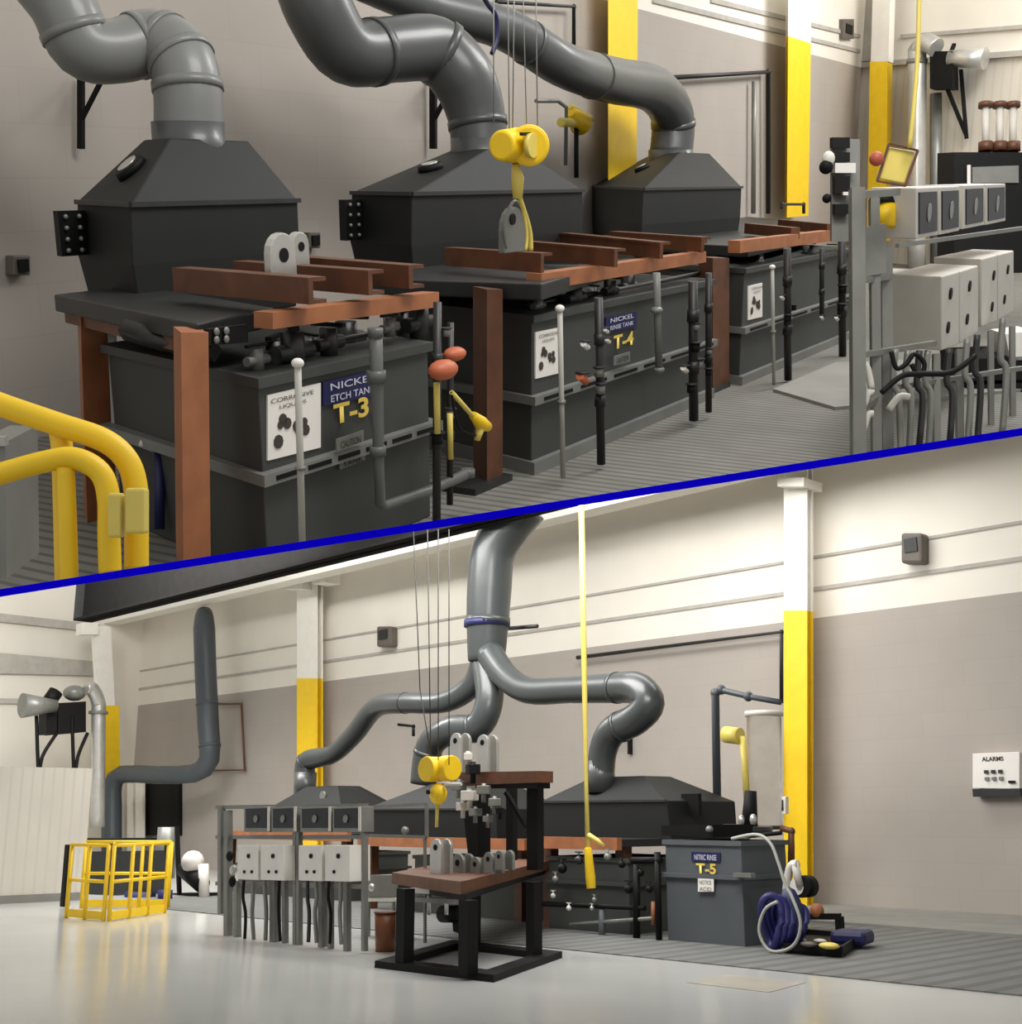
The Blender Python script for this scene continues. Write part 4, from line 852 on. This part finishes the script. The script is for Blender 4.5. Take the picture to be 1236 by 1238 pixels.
wallbox('small white box hanging beside the yellow column', 937, 963, 950, 984, Y=YL - 1.2, m=WHITE)
# hoses and reel
def cab(lab, pts, w, Y, m, name='hose', cat='hose'): return single(name, ptube(pts, w, Y, sm=6, n=10), m, lab, cat)
cab('clear grey hose looping from the tank top down to the reel', [(885, 1014), (915, 1009), (932, 1020), (942, 1045), (950, 1070), (958, 1085), (968, 1115), (962, 1140), (945, 1150), (928, 1147), (918, 1125), (925, 1100), (940, 1090)], 4, 12.5, HOSE)
T = thing('blue_hose_coil', 'dark blue coiled hose standing against the freestanding tank', 'hose coil', at(945, 1146, Y=12.6)); cc = at(944, 1115, Y=12.6)
for k in range(6):
    rr = RM.m(cc, 1) * (30 - k * 2.5); pts = [cc + V((cos(a) * rr * (.42 + .06 * (k % 3)) + .04 * (k - 3), sin(a * 2) * .05 + .05 * k, sin(a) * rr)) for a in [2 * pi * i / 28 for i in range(28)]]
    part('coil_loop', MB().tube(pts, .045, 8, closed=True), BLUEHOSE, T)
part('core', MB().ball(cc + V((0, .2, 0)), .3, (.6, .4, 1.3)), NAVY, T)
T = thing('pressure_gauge', 'white faced round gauge with dark casing above the blue hose coil', 'gauge', at(968, 1090, Y=13.2)); p = at(968, 1072, Y=13.2); r = RM.m(p, 26) / 2
part('casing', MB().tube([p, p + V((0, .2, 0))], r, 22), BLACK, T); part('face', MB().tube([p + V((-.05, -.01, 0)), p + V((-.05, 0, 0))], r * .75, 22), WHITE, T); part('stem', MB().tube([p, at(960, 1040, Y=13.2)], .05, 10), BOXGREY, T); part('elbow', MB().tube(smooth_path([at(950, 1085, Y=13.2), at(955, 1050, Y=13.2), at(965, 1045, Y=13.2)], 4), .05, 10), BOXGREY, T)
# tray with tools
T = thing('drip_tray', 'black drip tray on the grating at the foot of the column', 'tray', at(990, 1155, Z=.02)); q = quad([(949, 1152), (1018, 1157), (1042, 1140), (975, 1134)], Z=.02)
part('tray_base', MB().prism(q, (0, 0, .05)), BLACK, T); wl = MB()
for i in range(4): wl.beam(q[i] + V((0, 0, .07)), q[(i + 1) % 4] + V((0, 0, .07)), .03, .08)
part('tray_rim', wl, BLACK, T)
for i, (x, y, w, m_) in enumerate(((978, 1146, 22, OUT), (1003, 1148, 28, YELP), (992, 1142, 18, BOXGREY), (970, 1141, 14, BOXGREY))):
    p = at(x, y, Z=.1); single('fitting', MB().ball(p + V((0, 0, .04)), RM.m(p, w) / 2, (1, .6, .3)), m_, ['brown fitting lying in the drip tray', 'pale brass fitting lying in front right of the drip tray', 'small grey fitting in the middle of the drip tray', 'small grey fitting at the left of the drip tray'][i], 'fitting')
p = at(1026, 1142, Z=.05); single('blue_pad', MB().box(p + V((0, .1, .08)), (.42, .5, .16), .3), NAVY, 'folded dark blue pad lying at the right end of the drip tray', 'pad', bevel=.05)
T = thing('pipe_stand', 'low dark pipe stand behind the drip tray', 'stand', at(995, 1112, Z=0)); p, q = at(968, 1108, Y=15.5), at(1016, 1108, Y=15.5)
part('cross_bar', MB().beam(p, q, .08, .08), BLACK, T)
for x in (970, 1015): p = at(x, 1108, Y=15.5); part('leg', MB().beam(p, V((p.x, p.y, 0.0)), .09, .09, up=(1, 0, 0)), BLACK, T)
part('rust_block', MB().ball(at(988, 1101, Y=15.5), .1), RUST, T)
# yellow guard cage
T = thing('guard_cage', 'yellow guard rail cage with kick plates standing on the left floor', 'guard rail', at(125, 1114, Z=0))
A, B, C = at(80, 1110, Z=0), at(125, 1114, Z=0), at(205, 1105, Z=0)
zt = at(125, 1022, Y=B.y).z; zmid = zt * .52
def railbars(P, Q, n, nm='side_panel'):
    t_ = .028
    part('top_rail', MB().tube([P + V((0, 0, zt)), Q + V((0, 0, zt))], t_, 10), YEL, T); part('mid_rail', MB().tube([P + V((0, 0, zmid)), Q + V((0, 0, zmid))], t_, 10), YEL, T)
    part('kick_plate', MB().beam(P + V((0, 0, .08)), Q + V((0, 0, .08)), .02, .12), YEL, T)
    for k in range(n + 1): p = P.lerp(Q, k / n); part('post', MB().tube([p, p + V((0, 0, zt))], .032, 10), YEL, T)
C = at(199, 1104, Z=0); Bk = at(98, 1098, Z=0)
railbars(A, B, 2); railbars(B + V((.06, .06, 0)), C, 3); railbars(Bk, at(203, 1098, Z=0), 3)
# tables and stuff behind cage
T = thing('work_table', 'dark topped work table behind the yellow cage', 'table', at(110, 1095, Z=0)); a_, b_ = at(30, 1014, Y=10.9), at(200, 1010, Y=13.5)
part('tabletop', MB().prism([V((a_.x, a_.y, a_.z)), V((b_.x, b_.y - 1.5, a_.z)), V((b_.x, b_.y, a_.z)), V((a_.x - .3, a_.y + 1.2, a_.z))], (0, 0, -.1)), BLACK, T)
for x, yy in ((45, 1090), (78, 1098), (200, 1085)): p = at(x, yy, Z=0); part('leg', MB().box((p.x, p.y, a_.z / 2), (.12, .12, a_.z - .05)), BLACK, T)
part('front_board', MB().prism([at(76, 1030, Y=11.6), at(200, 1028, Y=12.4), at(200, 1080, Y=12.4), at(76, 1085, Y=11.6)], (0, .05, 0)), BLKTOP, T)
p = at(44, 1012, Y=11); single('white_jug', MB().tube([p, p + V((0, 0, .2)), p + V((0, 0, .25))], [.07, .07, .03], 14), WHITE, 'small white jug on the left end of the dark work table', 'jug')
p = at(62, 1012, Y=11); single('dark_jar', MB().tube([p, p + V((0, 0, .14)), p + V((0, 0, .18))], [.05, .05, .03], 14), BLKTOP, 'dark jar right of the white jug on the work table', 'jar')
for i, (x, y) in enumerate(((50, 1040), (55, 1060), (52, 1025))): p = at(x, y, Y=10.9); single('valve_fitting', MB().ball(p, .1, (1.2, 1, .8)).tube([p + V((0, 0, -.2)), p + V((0, 0, .15))], .03, 8), ZINC if i != 1 else BOXGREY, ['grey valve fitting hanging under the left table end, middle', 'pale valve fitting hanging lowest under the left table end', 'grey valve fitting just beneath the left tabletop'][i], 'fitting')
mb = MB().prism(quad([(176, 945), (217, 945), (217, 1010), (176, 1010)], Y=YL - .1), (0, .1, 0)); o = struct('door_1', mb, BLACK)
for i, (x, w_, m_) in enumerate(((157, 7, WHITECOL), (168, 9, WHITECOL))): single('white_panel_strip', MB().prism(quad([(x - w_ / 2, 945), (x + w_ / 2, 945), (x + w_ / 2, 1045), (x - w_ / 2, 1045)], Y=YL - .3), (0, .08, 0)), m_, ['narrow pale panel strip right of the grey duct drop', 'pale panel strip left of the black doorway'][i], 'panel')
T = thing('mixing_pump', 'white and black pump with rounded cover right of the yellow cage', 'pump', at(235, 1090, Z=0)); Yp = 13
part('cover', MB().ball(at(233, 1042, Y=Yp), .22, (1.1, 1, 1)), WHITE, T); part('motor', MB().tube([at(222, 1050, Y=Yp), at(245, 1070, Y=Yp)], .16, 14), BLACK, T); part('white_body', MB().tube([at(246, 1045, Y=Yp), at(247, 1085, Y=Yp)], .1, 12), WHITE, T)
part('base', MB().prism(quad([(205, 1088), (243, 1088), (243, 1080), (205, 1080)], Y=Yp), (0, .5, 0)), BLACK, T); part('standpipe', MB().beam(at(217, 1082, Y=Yp), at(214, 1000, Y=Yp), .06, .08, up=(0, 1, 0)), BLACK, T)
p = at(203, 1000, Y=13); single('grey_vessel', MB().tube([p, p + V((0, 0, -1.0))], .2, 16), ZINC, 'grey upright vessel behind the right end of the yellow cage', 'vessel')
p = at(170, 1078, Y=12.2); single('blue_drum', MB().tube([p, p + V((0, 0, -.3))], .3, 18), NAVY, 'low dark blue drum seen inside the yellow cage', 'drum')
p = at(200, 1076, Y=12.2); single('blue_can', MB().tube([p, p + V((0, 0, -.25))], .14, 14), BLUEHOSE, 'small blue can at the right end of the cage', 'can')
# lower control rack
YR = 9.1
T = thing('control_rack', 'grey channel rack of four gauge panels over four control boxes', 'rack', at(350, 1150, Y=YR))
for x, yb_, yt_, w in ((276, 1140, 980, 8), (268, 1105, 975, 7), (287, 1140, 1065, 7), (358, 1148, 975, 6), (362, 1150, 1000, 6), (441, 1150, 975, 6), (420, 1150, 1065, 7), (390, 1145, 1065, 8), (333, 1140, 1062, 10), (345, 1140, 1062, 6), (400, 1148, 1062, 6)):
    p = at(x, yt_, Y=YR + .1); part('upright', MB().beam(p, at(x, yb_, Y=YR + .1), RM.m(p, w), RM.m(p, w), up=(0, 1, 0)), ZINC, T)
for y0, y1 in ((976, 974), (1012, 1012), (1068, 1072)): p = at(262, y0, Y=YR + .12); part('cross_rail', MB().beam(p, at(444, y1, Y=YR + .12), .04, .05), ZINC, T)
for i, (x0, x1) in enumerate(((297, 322), (330, 354), (365, 396), (404, 432))):
    y0, y1 = 977, 1003; q = quad([(x0 - 2, y0 - 1), (x1 + 4, y0 - 2), (x1 + 4, y1 + 3), (x0 - 2, y1 + 3)], Y=YR); T = thing('gauge_panel', ['leftmost', 'second', 'third', 'rightmost'][i] + ' of the four dark gauge panels on the lower rack', 'gauge panel', q[3])
    part('case', MB().prism(q, (0, .2, 0)), ZINC, T, bevel=.005); part('window', MB().prism(quad([(x0, y0 + 1), (x1, y0), (x1, y1 - 2), (x0, y1 - 2)], Y=YR - .01), (0, .01, 0)), GLASSD, T)
    c = at((x0 + x1) / 2, 990, Y=YR - .02); part('dial', MB().tube([c, c + V((0, -.01, 0))], .045, 16), ZINC, T); part('white_edge', MB().prism(quad([(x1 + 1, y0 - 2), (x1 + 4, y0 - 2), (x1 + 4, y1 + 2), (x1 + 1, y1 + 2)], Y=YR - .012), (0, .01, 0)), BOXGREY, T)
for i, (x0, x1, n) in enumerate(((287, 312, 2), (315, 343, 2), (361, 389, 2), (393, 423, 1))):
    q = quad([(x0, 1022), (x1, 1022), (x1, 1064 + i * .7), (x0, 1063 + i * .7)], Y=YR - .1); T = thing('control_box', ['leftmost white control box on the lower rack', 'second white control box on the lower rack, touching the leftmost', 'third white control box on the lower rack, after the gap', 'rightmost white control box on the lower rack with one lower button'][i], 'control box', q[3])
    part('enclosure', MB().prism(q, (0, .3, 0)), WHITE, T, bevel=.008); cx = (x0 + x1) / 2
    p = at(cx, 1035, Y=YR - .12); part('dial', MB().tube([p, p + V((0, .02, 0))], .028, 12), BLACK, T)
    for k in range(n): p = at(cx - 5 + k * 9, 1054, Y=YR - .12); part('button', MB().tube([p, p + V((0, .02, 0))], .02, 10), BLACK, T)
for i, (x, m_) in enumerate(((295, BLACK), (306, ZINC), (320, ZINC), (338, BLACK), (372, BLKTOP), (382, ZINC), (398, BLACK), (412, ZINC))):
    cab(['black', 'pale', 'grey', 'dark', 'charcoal', 'light grey', 'black', 'grey'][i] + ' conduit dropping under the ' + ['leftmost box, left side', 'leftmost box, right side', 'second box, left side', 'second box, right side', 'third box, left side', 'third box, right side', 'rightmost box, left side', 'rightmost box, right side'][i] + ' of the lower rack', [(x, 1064), (x - 1 + i % 3, 1085), (x + 2 - i % 2 * 3, 1105), (x + 1, 1135 + i)], 4 if m_ is BLACK else 5, YR, m_, 'flexible_conduit', 'conduit')
for i, (x, y) in enumerate(((282, 1052), (281, 1066), (278, 1035))): p = at(x, y, Y=YR - .05); single('conduit_fitting', MB().ball(p, .05, (1, 1, 1.4)), (STEEL, BLACK, BLACK)[i], ['silver fitting on the left post of the lower rack', 'black fitting under the silver one on the left post', 'black fitting near the top of the left post'][i], 'fitting')
# empty frame
T = thing('sight_frame', 'grey rectangular frame around a dark window right of the gauge panels', 'frame', at(477, 1022, Y=10.2)); q = quad([(438, 976), (516, 972), (516, 1012), (438, 1010)], Y=10.2); f = MB()
for i in range(4): f.beam(q[i], q[(i + 1) % 4], .035, .035, up=(0, 1, 0))
part('frame', f, ZINC, T); part('leg', MB().beam(at(439, 1010, Y=10.2), at(440, 1150, Y=10.2), .04, .04, up=(0, 1, 0)), ZINC, T); part('leg', MB().beam(at(514, 1012, Y=10.2), at(514, 1140, Y=10.2), .03, .03, up=(0, 1, 0)), ZINC, T)
part('lamp_knob', MB().ball(at(490, 1004, Y=10.1), .05), ZINC, T)
# brown bin
p0, p1 = at(466, 1150, Y=9.5), at(466, 1104, Y=9.5); T = thing('waste_bin', 'rust brown cylindrical bin left of the black press stand', 'bin', p0); r = RM.m(p0, 26) / 2
part('bin_body', MB().tube([p0, p1], [r * .92, r], 20), mat('brown_bin', (112, 62, 30), .5), T); part('bin_rim', MB().tube([p1, p1 + V((0, 0, .02))], r * 1.06, 20), RUSTD, T)
T = thing('white_machine', 'pale machine body on the floor behind the brown bin', 'machine', at(460, 1100, Y=10.5)); part('housing', MB().prism(quad([(445, 1058), (478, 1058), (478, 1085), (445, 1085)], Y=10.5), (0, .4, 0)), ZINC, T); part('base_rail', MB().prism(quad([(440, 1086), (480, 1086), (480, 1090), (440, 1090)], Y=10.4), (0, .4, 0)), BOXGREY, T); part('chrome_knob', MB().ball(at(450, 1073, Y=10.4), .05), STEEL, T)
for x in (446, 476): part('leg', MB().beam(at(x, 1090, Y=10.5), at(x, 1140, Y=10.5), .03, .03, up=(0, 1, 0)), ZINC, T)
# press stand
T = thing('press_stand', 'black steel press stand with rust red top, standing on the open floor', 'stand', at(570, 1165, Z=0))
B0, B1, B2, B3 = quad([(453, 1170), (597, 1188), (680, 1158), (548, 1143)], Z=0.0); ring = MB(); wb = .22
cB = (B0 + B1 + B2 + B3) / 4
for P, Q in ((B0, B1), (B1, B2), (B2, B3), (B3, B0)): ring.prism([P, Q, cB + (Q - cB) * .74, cB + (P - cB) * .74], (0, 0, .07))
part('base_frame', ring, BLACK, T)
def post(x0, yt_, xb, yb_, w, nm='leg', m_=BLACK):
    b = at(xb, yb_, Z=.05); t = V((b.x, b.y, at(x0, yt_, Y=b.y).z)); ww = RM.m(b, w); part(nm, MB().beam(b, t, ww, ww, up=(1, 0, 0)), m_, T); return b, t
pA = post(489, 1074, 489, 1166, 16); pB = post(566, 1088, 566, 1178, 17); pC = post(646, 1066, 646, 1156, 14); pD = post(575, 1060, 575, 1142, 9)
zt_ = at(557, 1066, Y=pB[0].y - .1).z
t0, t1, t2, t3 = quad([(474, 1055), (557, 1066), (662, 1041), (590, 1033)], Z=zt_)
part('top_slab', MB().prism([t0, t1, t2, t3], (0, 0, -.12)), RUSTD, T, 'rust red slab'); part('under_frame', MB().prism([t0 + V((.05, .05, -.12)), t1 + V((0, .05, -.12)), t2 + V((-.05, 0, -.12)), t3 + V((0, -.05, -.12))], (0, 0, -.06)), BLACK, T)
uY = (pC[0].y)
part('upper_post', MB().prism(quad([(637, 940), (650, 940), (650, 1052), (637, 1052)], Y=uY), (0, .1, 0)), BLACK, T); part('upper_post', MB().prism(quad([(612, 945), (620, 945), (620, 1040), (612, 1040)], Y=uY + .5), (0, .08, 0)), BLACK, T)
part('diagonal_brace', MB().beam(at(612, 958, Y=uY + .02), at(637, 1000, Y=uY + .02), .04, .05, up=(0, 1, 0)), BLACK, T)
part('upper_shelf', MB().prism(quad([(545, 934), (652, 932), (652, 946), (545, 950)], Y=uY - .2), (0, .22, 0)), RUSTD, T, 'rust red shelf'); part('shelf_frame', MB().prism(quad([(575, 947), (650, 946), (650, 953), (575, 953)], Y=uY - .18), (0, .2, 0)), BLACK, T)
part('corner_post', MB().prism(quad([(558, 960), (578, 958), (578, 1035), (566, 1035)], Y=uY), (0, .2, 0)), BLACK, T)
# silver lugs and clamps on the press stand
def lug(x, y0, y1, w, Y, lab, m_=STEEL):
    c = at(x, y1, Y=Y); h = at(x, y0, Y=Y).z - c.z; ww = RM.m(c, w) * 1.2; T = thing('lifting_lug', lab, 'lug', c)
    for k in (0, .12): l = part('lug_plate', MB().hull_plate(c + V((.03 if k else 0, k, 0)), ww, h, .04), m_, T, bevel=.004)
    part('eye_hole', MB().tube([c + V((0, -.005, h - ww * .5)), c + V((0, .01, h - ww * .5))], ww * .18, 12), BLACK, T)
lug(550, 886, 938, 16, uY, 'tall silver lug standing on the left of the upper shelf'); lug(583, 888, 936, 16, uY, 'tall silver lug standing right of the other on the upper shelf')
lug(526, 1014, 1062, 17, 9.3, 'large silver lug standing on the left of the rust red top')
for i, (x, y0, y1, w) in enumerate(((553, 1032, 1060, 18), (574, 1036, 1058, 14), (590, 1030, 1056, 14), (603, 1028, 1052, 12))): lug(x, y0, y1, w, 9.6, ['short dull lug just right of the large silver lug', 'short dull lug second in the row on the rust red top', 'short dull lug third in the row on the rust red top', 'short dull lug rightmost in the row on the rust red top'][i], ZINC)
for i, (x, y, s, m_) in enumerate(((555, 950, 14, ZINC), (568, 962, 16, BOXGREY), (585, 955, 14, ZINC), (598, 970, 13, ZINC), (560, 975, 13, BOXGREY), (575, 982, 12, ZINC), (590, 990, 10, ZINC), (605, 980, 10, BLACK), (566, 915, 12, BOXGREY), (572, 930, 16, BLACK))):
    p = at(x, y, Y=uY - .3); r = RM.m(p, s) / 2 * 1.25; T_ = thing('clamp_fitting', ['grey clamp hanging under the left of the upper shelf', 'pale clamp right of the hoist under the shelf', 'grey clamp under the middle of the upper shelf', 'grey clamp under the right of the upper shelf', 'pale clamp lower left in the hanging cluster', 'grey clamp low in the middle of the hanging cluster', 'small grey clamp lowest in the hanging cluster', 'small black clamp at the right of the cluster', 'pale bar clamp between the two tall lugs', 'black spool on the upper shelf between the tall lugs'][i], 'clamp', p)
    part('jaw', MB().box(p, (r * 1.8, r * 1.4, r * 1.2), .3 * i), m_, T_, bevel=.01); part('bolt', MB().tube([p - V((0, 0, r * 1.7)), p + V((0, 0, r * .9))], r * .35, 10), m_, T_)
for i, (x0, y0, x1, y1, m_) in enumerate(((500, 1076, 556, 1080, BOXGREY), (500, 1087, 556, 1090, ZINC))): single('steel_bar', MB().beam(at(x0, y0, Y=8.85), at(x1, y1, Y=8.85), .1, .05), m_, ['upper pale steel bar under the rust red top', 'lower grey steel bar under the rust red top'][i], 'bar')
for i, x in enumerate((519, 540)): single('steel_pin', MB().tube([at(x, 1078, Y=8.85), at(x, 1106, Y=8.85)], RM.m(at(x, 1078, Y=8.85), 5) / 2, 10), STEEL, ['left', 'right'][i] + ' silver pin hanging below the pale steel bar', 'pin')
T = thing('press_motor', 'black lumpy motor hanging under the rust red top', 'motor', at(550, 1120, Y=9.9)); part('body', MB().tube([at(535, 1105, Y=9.9), at(558, 1105, Y=9.9)], RM.m(at(540, 1105, Y=9.9), 20) / 2, 16), BLACK, T); part('tail', MB().prism(quad([(545, 1095), (560, 1095), (560, 1130), (548, 1126)], Y=9.9), (0, .2, 0)), BLACK, T)
# lower hoist
T = thing('chain_hoist', 'yellow chain hoist hanging left of the tall lugs in the lower hall', 'hoist', at(530, 995, Y=9.0)); p = at(523, 930, Y=9.0)
part('gear_housing', MB().tube([p + V((0, -.1, 0)), p + V((0, .12, 0))], RM.m(p, 30) / 2, 20), YEL, T, bevel=.01); q = at(536, 929, Y=9.1); part('motor_housing', MB().tube([q, q + V((.16, 0, 0))], RM.m(q, 30) / 2, 20), YEL, T, bevel=.01)
q = at(530, 960, Y=9.0); part('hook_block', MB().ball(q, RM.m(q, 26) / 2, (1, .7, 1)), YEL, T); part('hook_pin', MB().tube([q + V((-.04, -.12, .02)), q + V((-.04, -.1, .02))], .025, 10), BLACK, T); part('hook_chain', ptube([(529, 970), (528, 1000)], 4, 9.0, n=8), YELP, T); part('hook', ptube([(538, 948), (558, 948)], 4, 9.0, n=8), BOXGREY, T)
for x, xt in ((508, 500), (521, 517), (530, 530), (543, 543)): part('suspension_cable', ptube([(x, 925 if x > 510 else 835), (xt, 640)], 1.3, 9.0, n=6), BLKTOP, T)
part('side_cable', ptube([(508, 835), (522, 918)], 1.3, 9.0, n=6), BLKTOP, T)
# yellow pendant strap
T = thing('pendant_control', 'yellow pendant hanging on a long pale yellow strap in front of the large hood', 'pendant', at(713, 1075, Y=10.5))
part('strap', ptube([(703, 605), (706, 780), (709, 950), (711, 1030)], [7, 7, 5, 6], 10.5, n=10), YELP, T); part('handset', ptube([(711, 1025), (714, 1060), (715, 1074)], [9, 12, 11], 10.5), YEL, T, bevel=.005); part('hook', ptube([(712, 1010), (722, 1016), (730, 1022)], [7, 6, 4], 10.4), YELP, T)
